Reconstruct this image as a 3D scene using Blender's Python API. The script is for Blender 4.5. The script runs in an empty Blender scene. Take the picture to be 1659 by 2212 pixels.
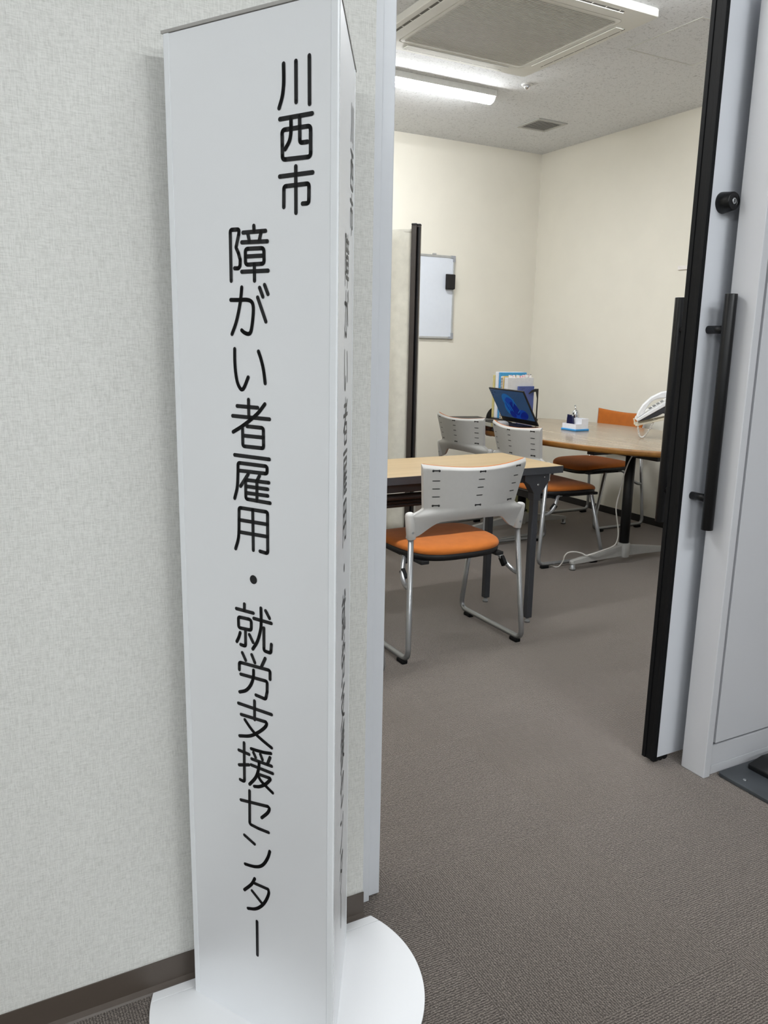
import bpy, bmesh, math, random
from mathutils import Vector, Matrix, Quaternion
random.seed(7)
C = bpy.context.scene.collection
SC = bpy.context.scene
PI = math.pi

# ---------------------------------------------------------------- camera, world, exposure
def make_camera():
    yaw, pitch, roll = math.radians(28.53425), math.radians(11.88908), math.radians(-1.12248)
    f = Vector((math.sin(yaw)*math.cos(pitch), math.cos(yaw)*math.cos(pitch), -math.sin(pitch)))
    r = Vector((math.cos(yaw), -math.sin(yaw), 0))
    d = f.cross(r)
    c, s = math.cos(roll), math.sin(roll)
    rx = c*r + s*d
    dn = -s*r + c*d
    m = Matrix((rx, -dn, -f)).transposed().to_4x4()
    m.translation = Vector((0, 0, 1.2))
    cam = bpy.data.cameras.new('camera')
    cam.sensor_fit = 'HORIZONTAL'
    cam.sensor_width = 36.0
    cam.lens = 36.0*1726.887/1659.0
    cam.clip_start = 0.02
    o = bpy.data.objects.new('camera', cam)
    o.matrix_world = m
    C.objects.link(o)
    SC.camera = o
make_camera()
w = bpy.data.worlds.new('world'); SC.world = w; w.use_nodes = True
w.node_tree.nodes['Background'].inputs[0].default_value = (0.9, 0.95, 1, 1)
w.node_tree.nodes['Background'].inputs[1].default_value = 0.05
SC.view_settings.view_transform = 'Standard'
SC.view_settings.look = 'None'
SC.view_settings.exposure = 0.0
SC.view_settings.gamma = 1.0
ROOM_LAMP = 84.0       # emission of the room's two LED battens and the added fill batten
HALL_LAMP = 93.0       # emission of the corridor's LED battens, including the added fill ones
LAMP_TINT_ROOM = (0.965, 0.985, 1.0)
LAMP_TINT_HALL = (0.95, 0.985, 1.0)

# ---------------------------------------------------------------- materials
def lin(c):
    return tuple((x/12.92 if x <= 0.04045 else ((x+0.055)/1.055)**2.4) for x in (v/255.0 for v in c))
class NT:
    def __init__(s, name):
        s.m = bpy.data.materials.new(name); s.m.use_nodes = True
        s.t = s.m.node_tree; s.b = s.t.nodes['Principled BSDF']
        s.co = None
    def n(s, typ, **kw):
        x = s.t.nodes.new(typ)
        for k, v in kw.items():
            if k.startswith('i_'):
                x.inputs[k[2:]].default_value = v
            else:
                setattr(x, k, v)
        return x
    def l(s, a, b): s.t.links.new(a, b)
    def coord(s, scale=(1, 1, 1), rot=(0, 0, 0)):
        if s.co is None: s.co = s.n('ShaderNodeTexCoord')
        mp = s.n('ShaderNodeMapping'); mp.inputs['Scale'].default_value = scale; mp.inputs['Rotation'].default_value = rot
        s.l(s.co.outputs['Object'], mp.inputs['Vector'])
        return mp.outputs['Vector']
    def noise(s, vec, scale, detail=3.0, rough=0.55, dist=0.0):
        x = s.n('ShaderNodeTexNoise'); s.l(vec, x.inputs['Vector'])
        x.inputs['Scale'].default_value = scale; x.inputs['Detail'].default_value = detail
        x.inputs['Roughness'].default_value = rough; x.inputs['Distortion'].default_value = dist
        return x.outputs['Fac']
    def ramp(s, fac, stops):
        x = s.n('ShaderNodeValToRGB'); s.l(fac, x.inputs['Fac'])
        while len(x.color_ramp.elements) < len(stops): x.color_ramp.elements.new(0.5)
        for e, (p, c) in zip(x.color_ramp.elements, stops):
            e.position = p; e.color = (*c, 1) if len(c) == 3 else c
        return x.outputs['Color']
    def math(s, op, a, b=None):
        x = s.n('ShaderNodeMath', operation=op)
        for k, v in enumerate((a, b)):
            if v is None: continue
            if isinstance(v, (int, float)): x.inputs[k].default_value = v
            else: s.l(v, x.inputs[k])
        return x.outputs[0]
    def mix(s, fac, a, b):
        x = s.n('ShaderNodeMix', data_type='RGBA')
        for k, v in ((0, fac), (6, a), (7, b)):
            if isinstance(v, (int, float)): x.inputs[k].default_value = v if k == 0 else (v, v, v, 1)
            elif isinstance(v, tuple): x.inputs[k].default_value = (*v, 1)
            else: s.l(v, x.inputs[k])
        return x.outputs[2]
    def bump(s, h, strength=0.2, dist=0.001):
        x = s.n('ShaderNodeBump'); s.l(h, x.inputs['Height'])
        x.inputs['Strength'].default_value = strength; x.inputs['Distance'].default_value = dist
        s.l(x.outputs['Normal'], s.b.inputs['Normal'])
    def base(s, c):
        if isinstance(c, tuple): s.b.inputs['Base Color'].default_value = (*c, 1)
        else: s.l(c, s.b.inputs['Base Color'])
    def set(s, rough=0.5, metal=0.0, spec=0.5, coat=0.0):
        s.b.inputs['Roughness'].default_value = rough; s.b.inputs['Metallic'].default_value = metal
        s.b.inputs['Specular IOR Level'].default_value = spec; s.b.inputs['Coat Weight'].default_value = coat
M = {}
def plain(name, rgb, rough=0.5, metal=0.0, spec=0.5, var=0.04, scale=40, bump=0.0):
    n = NT(name); c = lin(rgb)
    v = n.noise(n.coord(), scale)
    n.base(n.ramp(v, [(0.3, tuple(max(0, x*(1-var)) for x in c)), (0.7, tuple(min(1, x*(1+var)) for x in c))]))
    n.set(rough, metal, spec)
    if bump: n.bump(n.noise(n.coord(), scale*12, 2), bump, 0.0006)
    M[name] = n.m
    return n.m
def emit(name, rgb, strength):
    n = NT(name); n.base((0.9, 0.9, 0.9))
    n.b.inputs['Emission Color'].default_value = (*rgb, 1); n.b.inputs['Emission Strength'].default_value = strength
    M[name] = n.m
emit('lamp_glow_room', LAMP_TINT_ROOM, ROOM_LAMP)
emit('lamp_glow_corridor', LAMP_TINT_HALL, HALL_LAMP)
plain('lamp_white', (235, 235, 232), 0.4)
plain('sign_white', (240, 242, 245), 0.36, metal=0.22, var=0.008, scale=3)
plain('sign_edge', (236, 239, 242), 0.18, var=0.01)
plain('base_white', (226, 227, 229), 0.42, var=0.012, scale=4)
plain('cap_grey', (170, 168, 164), 0.6)
plain('letter_black', (12, 12, 16), 0.35)
plain('jamb_silver', (212, 215, 220), 0.38, spec=0.5, var=0.01)
plain('door_white', (214, 217, 223), 0.36, var=0.01, scale=3)
plain('partition_white', (206, 207, 211), 0.34, var=0.015, scale=3)
plain('grey_partition', (158, 158, 156), 0.6)
plain('groove_dark', (120, 122, 126), 0.6)
plain('black_metal', (10, 10, 12), 0.38, spec=0.32)
plain('black_rubber', (11, 12, 14), 0.62, spec=0.22)
plain('black_plastic', (18, 18, 20), 0.45)
plain('black_gloss', (10, 11, 13), 0.12)
plain('steel', (196, 198, 200), 0.22, metal=1.0, var=0.02)
plain('chrome', (225, 226, 230), 0.07, metal=1.0, var=0.01)
plain('silver_paint', (168, 170, 172), 0.33, metal=0.75, var=0.02)
plain('chair_white', (197, 196, 193), 0.42, var=0.015, bump=0.03, scale=60)
plain('pan_black', (16, 16, 18), 0.55)
plain('table_black', (34, 35, 38), 0.5)
plain('table_grey', (62, 64, 69), 0.5)
plain('foot_grey', (172, 171, 167), 0.4, spec=0.5)
plain('screen_brown', (50, 43, 38), 0.42)
plain('screen_black', (18, 18, 20), 0.5)
plain('wb_white', (222, 228, 238), 0.22, var=0.01)
plain('alu', (196, 198, 199), 0.35, metal=0.6)
plain('corner_grey', (158, 161, 168), 0.5)
plain('grey_plastic', (150, 151, 152), 0.5)
plain('eraser_black', (28, 25, 25), 0.8)
plain('skirt_brown', (78, 69, 62), 0.42, var=0.03)
plain('skirt_dark', (34, 30, 29), 0.5)
plain('ac_white', (222, 221, 214), 0.4, var=0.01)
plain('ac_slat', (206, 205, 197), 0.45)
plain('ac_dark', (112, 110, 104), 0.8)
plain('vent_grey', (188, 188, 184), 0.5)
plain('vent_dark', (90, 88, 85), 0.8)
plain('hatch_frame', (205, 205, 200), 0.45)
plain('file_yellow', (204, 192, 130), 0.6)
plain('file_white', (226, 229, 236), 0.35)
plain('file_blue', (62, 150, 205), 0.4)
plain('file_tan', (214, 186, 116), 0.6)
plain('file_grey', (216, 216, 216), 0.5)
plain('booklet_blue', (78, 92, 150), 0.5)
plain('paper', (238, 234, 230), 0.8)
plain('tab_pink', (226, 150, 160), 0.7)
plain('tray_white', (236, 238, 244), 0.35)
plain('tray_blue', (60, 146, 208), 0.4)
plain('navy', (24, 28, 66), 0.3)
plain('phone_white', (236, 238, 240), 0.3)
plain('phone_dark', (48, 49, 54), 0.5)
plain('arm_beige', (226, 219, 198), 0.45)
plain('cord_white', (222, 219, 212), 0.5)
plain('stand_grey', (66, 70, 74), 0.45, var=0.12, scale=12)
plain('stand_black', (14, 15, 18), 0.4)
plain('bin_green', (196, 200, 150), 0.6, var=0.05)

def fabric(name, rgb, rough=0.9, bump=0.35, scale=900):
    n = NT(name); c = lin(rgb)
    v = n.noise(n.coord(), 25, 4)
    n.base(n.ramp(v, [(0.25, tuple(x*0.9 for x in c)), (0.75, tuple(min(1, x*1.06) for x in c))]))
    n.set(rough, spec=0.25)
    n.bump(n.noise(n.coord(), scale, 2), bump, 0.0008)
    n.b.inputs['Sheen Weight'].default_value = 0.12
    M[name] = n.m
fabric('orange_fabric', (188, 106, 40))
fabric('curtain', (206, 203, 191), bump=0.15)

def wallpaper():
    n = NT('corridor_wallpaper')
    a = n.noise(n.coord((75, 75, 640)), 1.0, 3, 0.6, 0.6)
    b = n.noise(n.coord((640, 640, 60)), 1.0, 3, 0.6, 0.6)
    h = n.math('ADD', a, b)
    big = n.noise(n.coord(), 1.3, 2)
    c0, c1 = lin((208, 208, 203)), lin((223, 223, 219))
    fine = n.ramp(n.math('MULTIPLY', h, 0.5), [(0.36, tuple(x*0.88 for x in c0)), (0.58, c1)])
    n.base(n.mix(n.math('MULTIPLY', big, 0.18), fine, c0))
    n.set(0.62, spec=0.3)
    n.bump(h, 0.5, 0.0012)
    M['corridor_wallpaper'] = n.m
wallpaper()
def room_wall():
    n = NT('room_wallpaper'); c = lin((233, 229, 217))
    v = n.noise(n.coord(), 5, 3)
    n.base(n.ramp(v, [(0.3, tuple(x*0.985 for x in c)), (0.7, tuple(min(1, x*1.015) for x in c))]))
    n.set(0.6, spec=0.3); n.bump(n.noise(n.coord(), 420, 2), 0.12, 0.0006)
    M['room_wallpaper'] = n.m
room_wall()
def ceiling_tile():
    n = NT('fissured_ceiling')
    a = n.noise(n.coord((95, 42, 60), (0, 0, 0.35)), 1.0, 2.0, 0.5, 1.4)
    b = n.noise(n.coord((40, 100, 60), (0, 0, -0.3)), 1.0, 2.0, 0.5, 1.4)
    m = n.math('MAXIMUM', a, b)
    c = lin((228, 229, 230))
    n.base(n.ramp(m, [(0.60, c), (0.66, tuple(x*0.80 for x in c)), (0.74, tuple(x*0.62 for x in c))]))
    n.set(0.9, spec=0.1)
    n.bump(n.math('MULTIPLY', m, -1.0), 0.4, 0.002)
    M['fissured_ceiling'] = n.m
ceiling_tile()
def carpet():
    n = NT('rib_carpet')
    # half-metre tiles, every other one turned a quarter
    tv = n.coord((2, 2, 2)); tv.node.inputs['Location'].default_value = (.40, .22, .25)
    ck = n.n('ShaderNodeTexChecker'); n.l(tv, ck.inputs['Vector']); ck.inputs['Scale'].default_value = 1.0
    n.co_vec = n.coord()
    def rib(direction):
        wv = n.n('ShaderNodeTexWave', wave_type='BANDS', bands_direction=direction, wave_profile='SIN')
        n.l(n.co_vec, wv.inputs['Vector']); wv.inputs['Scale'].default_value = 62.0
        wv.inputs['Distortion'].default_value = 4.5; wv.inputs['Detail'].default_value = 2; wv.inputs['Detail Scale'].default_value = 3.0
        return wv.outputs['Fac']
    rx, ry = rib('X'), rib('Y')
    r = n.mix(ck.outputs['Fac'], rx, ry)
    sp = n.noise(n.coord(), 270, 3, 0.75)
    v = n.math('SUBTRACT', n.math('ADD', n.math('MULTIPLY', r, 0.34), n.math('MULTIPLY', sp, 1.30)), 0.16)
    c = n.ramp(v, [(0.30, lin((23, 20, 18))), (0.62, lin((57, 52, 48))), (0.93, lin((120, 113, 106)))])
    big = n.noise(n.coord(), 2.2, 3)
    # every tile a slightly different tone, a hairline joint between tiles
    fl = n.n('ShaderNodeVectorMath', operation='FLOOR'); n.l(tv, fl.inputs[0])
    wn = n.n('ShaderNodeTexWhiteNoise', noise_dimensions='3D'); n.l(fl.outputs[0], wn.inputs['Vector'])
    sx = n.n('ShaderNodeSeparateXYZ'); n.l(tv, sx.inputs[0])
    dx = n.math('ABSOLUTE', n.math('SUBTRACT', n.math('FRACT', sx.outputs[0]), 0.5)); dy = n.math('ABSOLUTE', n.math('SUBTRACT', n.math('FRACT', sx.outputs[1]), 0.5))
    joint = n.math('GREATER_THAN', n.math('MAXIMUM', dx, dy), 0.4972)
    shade = n.math('SUBTRACT', n.math('ADD', n.math('MULTIPLY', wn.outputs['Value'], 0.16), 0.92), n.math('MULTIPLY', joint, 0.30))
    mul = n.n('ShaderNodeMix', data_type='RGBA', blend_type='MULTIPLY'); mul.inputs[0].default_value = 1
    n.l(c, mul.inputs[6])
    n.l(n.ramp(n.math('MULTIPLY', n.math('ADD', big, 0.6), shade), [(0.0, (0.80, 0.80, 0.80)), (1.0, (1.02, 1.0, 0.98))]), mul.inputs[7])
    n.base(mul.outputs[2]); n.set(0.95, spec=0.12)
    n.b.inputs['Sheen Weight'].default_value = 1.0; n.b.inputs['Sheen Roughness'].default_value = 0.45; n.b.inputs['Sheen Tint'].default_value = (*lin((222, 212, 205)), 1)
    n.bump(v, 0.55, 0.003)
    M['rib_carpet'] = n.m
carpet()
def wood(name, c0, c1, scale, rough, axis=0, coat=0.0):
    n = NT(name)
    sc = [14, 14, 14]; sc[axis] = 0.7
    a = n.noise(n.coord(tuple(sc)), scale, 5, 0.6, 0.8)
    sc2 = [90, 90, 90]; sc2[axis] = 1.5
    b = n.noise(n.coord(tuple(sc2)), scale, 3, 0.6, 0.3)
    v = n.math('ADD', n.math('MULTIPLY', a, 0.6), n.math('MULTIPLY', b, 0.4))
    n.base(n.ramp(v, [(0.32, lin(c0)), (0.68, lin(c1))]))
    n.set(rough, coat=coat); n.bump(b, 0.05, 0.0005)
    M[name] = n.m
wood('oak_top', (152, 130, 94), (180, 156, 118), 1.0, 0.42)
wood('taupe_top', (128, 112, 92), (176, 158, 134), 1.0, 0.2, axis=1)
wood('brown_edge', (116, 76, 30), (150, 104, 46), 1.0, 0.38, axis=1)

# ---------------------------------------------------------------- mesh helpers
class MB:
    """collects shapes; build() links them as ONE mesh object"""
    def __init__(s): s.v = []; s.f = []; s.sm = []
    def add(s, vs, fs, smooth=False):
        o = len(s.v); s.v += [tuple(x) for x in vs]
        for f in fs: s.f.append([i+o for i in f]); s.sm.append(smooth)
        return s
    def box(s, x0, x1, y0, y1, z0, z1):
        vs = [(x, y, z) for z in (z0, z1) for y in (y0, y1) for x in (x0, x1)]
        return s.add(vs, [(0, 2, 3, 1), (4, 5, 7, 6), (0, 1, 5, 4), (2, 6, 7, 3), (0, 4, 6, 2), (1, 3, 7, 5)])
    def obox(s, c, ax, ay, az, hx, hy, hz):
        """box with its own axes and half sizes"""
        c, ax, ay, az = Vector(c), Vector(ax).normalized(), Vector(ay).normalized(), Vector(az).normalized()
        vs = [c+ax*hx*i+ay*hy*j+az*hz*k for k in (-1, 1) for j in (-1, 1) for i in (-1, 1)]
        return s.add(vs, [(0, 2, 3, 1), (4, 5, 7, 6), (0, 1, 5, 4), (2, 6, 7, 3), (0, 4, 6, 2), (1, 3, 7, 5)])
    def prism(s, pts, z0, z1, smooth=False):
        n = len(pts)
        vs = [(p[0], p[1], z0) for p in pts]+[(p[0], p[1], z1) for p in pts]
        s.add(vs, [tuple(range(n-1, -1, -1)), tuple(range(n, 2*n))])
        o = len(s.v)-2*n
        for i in range(n):
            j = (i+1) % n
            s.f.append([o+i, o+j, o+n+j, o+n+i]); s.sm.append(smooth)
        return s
    def tube(s, pts, r, seg=12, closed=False, caps=True):
        pts = [Vector(p) for p in pts]; n = len(pts)
        rs = r if isinstance(r, (list, tuple)) else [r]*n
        def tan(i):
            if closed: return (pts[(i+1) % n]-pts[i-1]).normalized()
            a, b = pts[max(i-1, 0)], pts[min(i+1, n-1)]
            return (b-a).normalized()
        t0 = tan(0); u = t0.orthogonal().normalized(); rings = []; o = len(s.v); prev = t0
        for i in range(n):
            t = tan(i); q = prev.rotation_difference(t); u = (q @ u); u = (u-t*u.dot(t)).normalized(); v = t.cross(u); prev = t
            k = 1.0
            if 0 < i < n-1:
                d = (pts[i]-pts[i-1]).normalized().dot(t); k = 1/max(0.6, d)
            for j in range(seg):
                a = 2*PI*j/seg
                s.v.append(tuple(pts[i]+(u*math.cos(a)+v*math.sin(a))*rs[i]*k))
        m = n if closed else n-1
        for i in range(m):
            for j in range(seg):
                a = o+i*seg+j; b = o+i*seg+(j+1) % seg; i2 = (i+1) % n
                c = o+i2*seg+(j+1) % seg; d = o+i2*seg+j
                s.f.append([a, b, c, d]); s.sm.append(True)
        if caps and not closed:
            s.f.append([o+j for j in range(seg-1, -1, -1)]); s.sm.append(False)
            s.f.append([o+(n-1)*seg+j for j in range(seg)]); s.sm.append(False)
        return s
    def lathe(s, c, axis, prof, seg=28, sharp=()):
        """profile of (radius, distance along axis) around an axis"""
        c = Vector(c); ax = Vector(axis).normalized(); u = ax.orthogonal().normalized(); v = ax.cross(u); o = len(s.v)
        for r, h in prof:
            for j in range(seg):
                a = 2*PI*j/seg
                s.v.append(tuple(c+ax*h+(u*math.cos(a)+v*math.sin(a))*r))
        for i in range(len(prof)-1):
            for j in range(seg):
                s.f.append([o+i*seg+j, o+i*seg+(j+1) % seg, o+(i+1)*seg+(j+1) % seg, o+(i+1)*seg+j]); s.sm.append(i not in sharp)
        s.f.append([o+j for j in range(seg-1, -1, -1)]); s.sm.append(False)
        s.f.append([o+(len(prof)-1)*seg+j for j in range(seg)]); s.sm.append(False)
        return s
    def cyl(s, a, b, r, seg=20):
        a, b = Vector(a), Vector(b); L = (b-a).length
        return s.lathe(a, b-a, [(r, 0), (r, L)], seg)
    def build(s, name, mat, parent=None, bevel=0, segs=2, off=None):
        me = bpy.data.meshes.new(name)
        vs = s.v if off is None else [(x-off[0], y-off[1], z-off[2]) for x, y, z in s.v]
        me.from_pydata(vs, [], s.f); me.polygons.foreach_set('use_smooth', s.sm)
        me.materials.append(M[mat] if isinstance(mat, str) else mat)
        bm = bmesh.new(); bm.from_mesh(me); bmesh.ops.recalc_face_normals(bm, faces=bm.faces); bm.to_mesh(me); bm.free()
        me.update()
        o = bpy.data.objects.new(name, me); C.objects.link(o)
        if parent is not None: o.parent = parent
        if bevel:
            b = o.modifiers.new('bevel', 'BEVEL'); b.width = bevel; b.segments = segs; b.limit_method = 'ANGLE'; b.angle_limit = math.radians(40)
        return o
def thing(name, label, cat, loc=(0, 0, 0), rotz=0.0, group=None, kind=None):
    o = bpy.data.objects.new(name, None); C.objects.link(o)
    o.location = loc; o.rotation_euler = (0, 0, rotz); o.empty_display_size = 0.1
    return tag(o, label, cat, group, kind)
def tag(o, label, cat, group=None, kind=None):
    o['label'] = label; o['category'] = cat
    if group: o['group'] = group
    if kind: o['kind'] = kind
    return o
def dup(root, loc, rotz, label, group=None):
    def cp(o, parent):
        c = o.copy(); C.objects.link(c)
        if parent is not None: c.parent = parent
        if 'label' in c and parent is None: pass
        for ch in o.children: cp(ch, c)
        return c
    r = cp(root, None); r.location = loc; r.rotation_euler = (0, 0, rotz); r['label'] = label
    if group: r['group'] = group
    return r
def struct(o, label, cat): return tag(o, label, cat, None, 'structure')
def fillet(pts, r, n=6):
    """round the inner corners of a 3-D polyline"""
    pts = [Vector(p) for p in pts]; out = [pts[0]]
    for i in range(1, len(pts)-1):
        a, b, c = pts[i-1], pts[i], pts[i+1]
        u, v = (a-b), (c-b); lu, lv = u.length, v.length; u.normalize(); v.normalize()
        ang = u.angle(v, PI)
        d = min(r/max(math.tan(ang/2), 1e-3), lu*0.48, lv*0.48)
        p, q = b+u*d, b+v*d
        for k in range(n+1):
            t = k/n; out.append(p*(1-t)**2+b*2*t*(1-t)+q*t*t)
    out.append(pts[-1])
    return out
def catmull(pts, n=8):
    P = [Vector(p) for p in pts]; P = [P[0]*2-P[1]]+P+[P[-1]*2-P[-2]]; out = []
    for i in range(1, len(P)-2):
        p0, p1, p2, p3 = P[i-1:i+3]
        for k in range(n):
            t = k/n
            out.append(0.5*((2*p1)+(p2-p0)*t+(2*p0-5*p1+4*p2-p3)*t*t+(3*p1-p0-3*p2+p3)*t**3))
    out.append(P[-2])
    return out
def sstep(a, b, x):
    t = min(1, max(0, (x-a)/(b-a))); return t*t*(3-2*t)

# ---------------------------------------------------------------- the setting
HC = 2.671           # ceiling height
YB, XR = 5.325, 4.24 # room's back wall, right wall
YW = 1.33            # corridor face of the wall the sign stands against
HX0, HX1, HY0 = -4.6, 4.6, -2.8
struct(MB().box(HX0-.1, HX1+.1, HY0-.1, YB+.1, -0.12, 0).build('floor', 'rib_carpet'), 'taupe ribbed carpet tile floor running from the corridor into the room', 'floor')
struct(MB().box(HX0-.1, HX1+.1, HY0-.1, YB+.1, HC, HC+.1).build('ceiling', 'fissured_ceiling'), 'white fissured acoustic ceiling over the room', 'ceiling')
struct(MB().box(HX0, 0.690, YW, YW+.12, 0, HC).build('wall_left', 'corridor_wallpaper'), 'off-white woven-look wallpapered corridor wall behind the sign', 'wall')
struct(MB().box(-0.7, XR+.1, YB, YB+.1, 0, HC).build('wall_back', 'room_wallpaper'), 'cream back wall of the room with the whiteboard', 'wall')
struct(MB().box(XR, XR+.1, YW+.14, YB, 0, HC).build('wall_right', 'room_wallpaper'), 'cream right wall of the room behind the oval table', 'wall')
struct(MB().box(-0.7, -0.6, YW+.12, YB, 0, HC).build('wall_room_left', 'room_wallpaper'), 'cream left wall of the room, out of sight', 'wall')
struct(MB().box(HX0-.1, HX0, HY0, YW+.12, 0, HC).build('wall_corridor_left', 'grey_partition'), 'corridor end wall, out of sight', 'wall')
struct(MB().box(HX1, HX1+.1, HY0, YW+.14, 0, HC).build('wall_corridor_right', 'grey_partition'), 'corridor end wall on the right, out of sight', 'wall')
struct(MB().box(HX0, HX1, HY0-.1, HY0, 0, HC).build('wall_corridor_back', 'grey_partition'), 'corridor wall behind the camera, out of sight', 'wall')
# skirting
pr = [(0, 0), (0, .058), (-.002, .06), (-.004, .06), (-.0045, .012), (-.009, .003), (-.012, 0)]
def skirting(name, x0, x1, y, mat, hgt=.06):
    m = MB(); n = len(pr); vs = [(x0, y+a, b*hgt/.06) for a, b in pr]+[(x1, y+a, b*hgt/.06) for a, b in pr]
    m.add(vs, [tuple(range(n)), tuple(range(2*n-1, n-1, -1))]+[(i, (i+1) % n, n+(i+1) % n, n+i) for i in range(n)])
    return m.build(name, mat)
struct(skirting('baseboard_left', HX0, 0.690, YW, 'skirt_brown'), 'brown soft baseboard along the corridor wall', 'baseboard')
struct(MB().box(-.6, XR, YB-.006, YB, 0, .05).build('baseboard_back', 'skirt_dark', bevel=.001), 'dark baseboard along the back wall', 'baseboard')
struct(MB().box(XR-.006, XR, YW+.3, YB-.006, 0, .05).build('baseboard_right', 'skirt_dark', bevel=.001), 'dark baseboard along the right wall', 'baseboard')
# left jamb, header
DH = 2.12
t1 = struct(MB().box(.672, .7535, 1.3735, 1.50, 0.004, DH).build('trim_1', 'jamb_silver', bevel=.002), 'silver-grey metal door jamb on the left of the opening', 'door frame')
MB().box(.668, .7235, 1.3645, 1.3735, 0.0, DH).build('jamb_lip', 'jamb_silver', t1, bevel=.0015)
struct(MB().box(.690, 1.81, 1.3645, 1.48, DH, HC).build('wall_header', 'partition_white'), 'panel above the door opening, out of sight', 'wall')
# right post
struct(MB().box(1.81, 1.8365, 1.387, 1.468, 0, HC).build('trim_2', 'partition_white', bevel=.0025, segs=3), 'white steel post on the right of the door opening', 'door frame')
# steel partition on the right
wf = struct(MB().box(1.8365, HX1, 1.405, 1.466, 0, HC).build('wall_front', 'groove_dark'), 'pale grey steel partition wall on the right of the door', 'wall')
MB().box(1.8365, 1.8465, 1.3965, 1.405, 0.0, HC-.002).build('stile', 'partition_white', wf, bevel=.001)
MB().box(1.8555, 2.74, 1.3945, 1.405, .0965, HC-.002).build('panel', 'partition_white', wf, bevel=.0012)
MB().box(2.75, 3.64, 1.3945, 1.405, .0965, HC-.002).build('panel', 'partition_white', wf, bevel=.0012)
MB().box(1.8475, HX1, 1.3965, 1.405, .0275, .0880).build('bottom_rail', 'partition_white', wf, bevel=.0006)
MB().box(1.8475, HX1, 1.3955, 1.405, 0.0, .0268).build('floor_track', 'partition_white', wf, bevel=.0006)
# sliding door
dr = thing('door_1', 'white sliding door with black edge, slid open behind the right partition', 'door', (1.736, 1.527, 0), kind='structure')
L0 = (1.736, 1.527, 0)
leaf = MB().box(1.7475, 2.80, 1.507, 1.547, .022, 2.10).build('door_leaf', 'door_white', dr, bevel=.0008, off=L0)
g = MB(); g.box(1.740, 1.7475, 1.5035, 1.5505, .012, 2.10); g.box(1.7345, 1.740, 1.5035, 1.5165, .012, 2.10); g.box(1.7345, 1.740, 1.5375, 1.5505, .012, 2.10)
g.box(1.7372, 1.740, 1.5165, 1.5375, .012, 2.10)
g.build('edge_gasket', 'black_rubber', dr, bevel=.001, off=L0)
def pull(yf, yb, z0, z1):
    m = MB().tube([(1.787, yb, z0), (1.787, yb, z1)], .0158, 28)
    o = m.build('pull_handle', 'black_metal', dr, off=L0, bevel=.001)
    for z in (1.2525, .806):
        MB().cyl((1.787, yf, z), (1.787, yb, z), .0105, 20).build('standoff', 'black_metal', o, off=L0)
pull(1.507, 1.4455, .721, 1.342)
pull(1.547, 1.6075, .712, 1.339)
k = MB().lathe((1.792, 1.507, 1.571), (0, -1, 0), [(.0265, 0), (.0262, .004), (.0225, .034), (.0205, .037), (.013, .037), (.012, .0355)], 36, sharp=(3,)).build('lock_cylinder', 'black_metal', dr, off=L0)
MB().lathe((1.792, 1.507-.0355, 1.571), (0, -1, 0), [(.0078, 0), (.0078, .002), (.0066, .0025)], 24).build('keyhole_plug', 'steel', k, off=L0)
MB().box(1.791, 1.793, 1.468, 1.4692, 1.567, 1.5755).build('key_slot', 'black_plastic', k, off=L0)
rl = MB(); rl.box(1.752, 1.80, 1.520, 1.534, .004, .022)
rl.build('floor_guide', 'steel', dr, off=L0)
for x in (1.762, 1.779, 1.796): MB().cyl((x, 1.5165, .0115), (x, 1.5375, .0115), .010, 16).build('roller', 'black_plastic', dr, off=L0)

# ---------------------------------------------------------------- lamps
def batten(name, label, loc, length, glow):
    t = thing(name, label, 'ceiling light', loc, 0, 'LED battens on the ceiling')
    MB().box(-length/2, length/2, -.060, .060, -.034, 0).build('housing', 'lamp_white', t, bevel=.003)
    pts = [(.043*math.cos(a), -.034-.030*math.sin(a)) for a in [PI*i/14 for i in range(15)]]
    m = MB(); L = length/2-.004; n = len(pts)
    m.add([(-L, a, b) for a, b in pts]+[(L, a, b) for a, b in pts], [(i, i+1, n+i+1, n+i) for i in range(n-1)], True)
    m.add([(-L, a, b) for a, b in pts], [tuple(range(n))]); m.add([(L, a, b) for a, b in pts], [tuple(range(n))])
    m.build('diffuser', glow, t)
    for sgn in (-1, 1):
        m = MB(); x0, x1 = (L, L+.005) if sgn > 0 else (-L-.005, -L)
        pp = [(a*1.03, -.034+(b+.034)*1.03) for a, b in pts]
        m.add([(x0, a, b) for a, b in pp]+[(x1, a, b) for a, b in pp], [tuple(range(n)), tuple(range(2*n-1, n-1, -1))]+[(i, (i+1) % n, n+(i+1) % n, n+i) for i in range(n)])
        m.build('end_cap', 'lamp_white', t)
batten('ceiling_light', 'lit white LED batten on the ceiling left of the air conditioner', (2.36, 4.255, HC), 1.25, 'lamp_glow_room')
batten('ceiling_light', 'lit white LED batten on the near side of the air conditioner, above the frame', (2.27, 2.42, HC), 1.25, 'lamp_glow_room')
batten('ceiling_light', 'added fill batten in the left part of the room, out of frame', (.45, 2.42, HC), 1.25, 'lamp_glow_room')  # unseen lamp added to lift the room carpet and chair backs
batten('ceiling_light', 'corridor LED batten above and right of the sign, out of frame', (1.50, -.50, HC), 1.25, 'lamp_glow_corridor')
batten('ceiling_light', 'corridor LED batten left of the camera, out of frame', (-1.30, -.55, HC), 1.25, 'lamp_glow_corridor')
batten('ceiling_light', 'added corridor fill batten behind the camera on the right, out of frame', (1.25, -2.2, HC), 1.25, 'lamp_glow_corridor')  # unseen lamp added to raise the corridor's overall light
batten('ceiling_light', 'added corridor fill batten straight behind the camera, out of frame', (-.75, -2.2, HC), 1.25, 'lamp_glow_corridor')  # added fill from behind, brightens the jamb and door face
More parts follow.
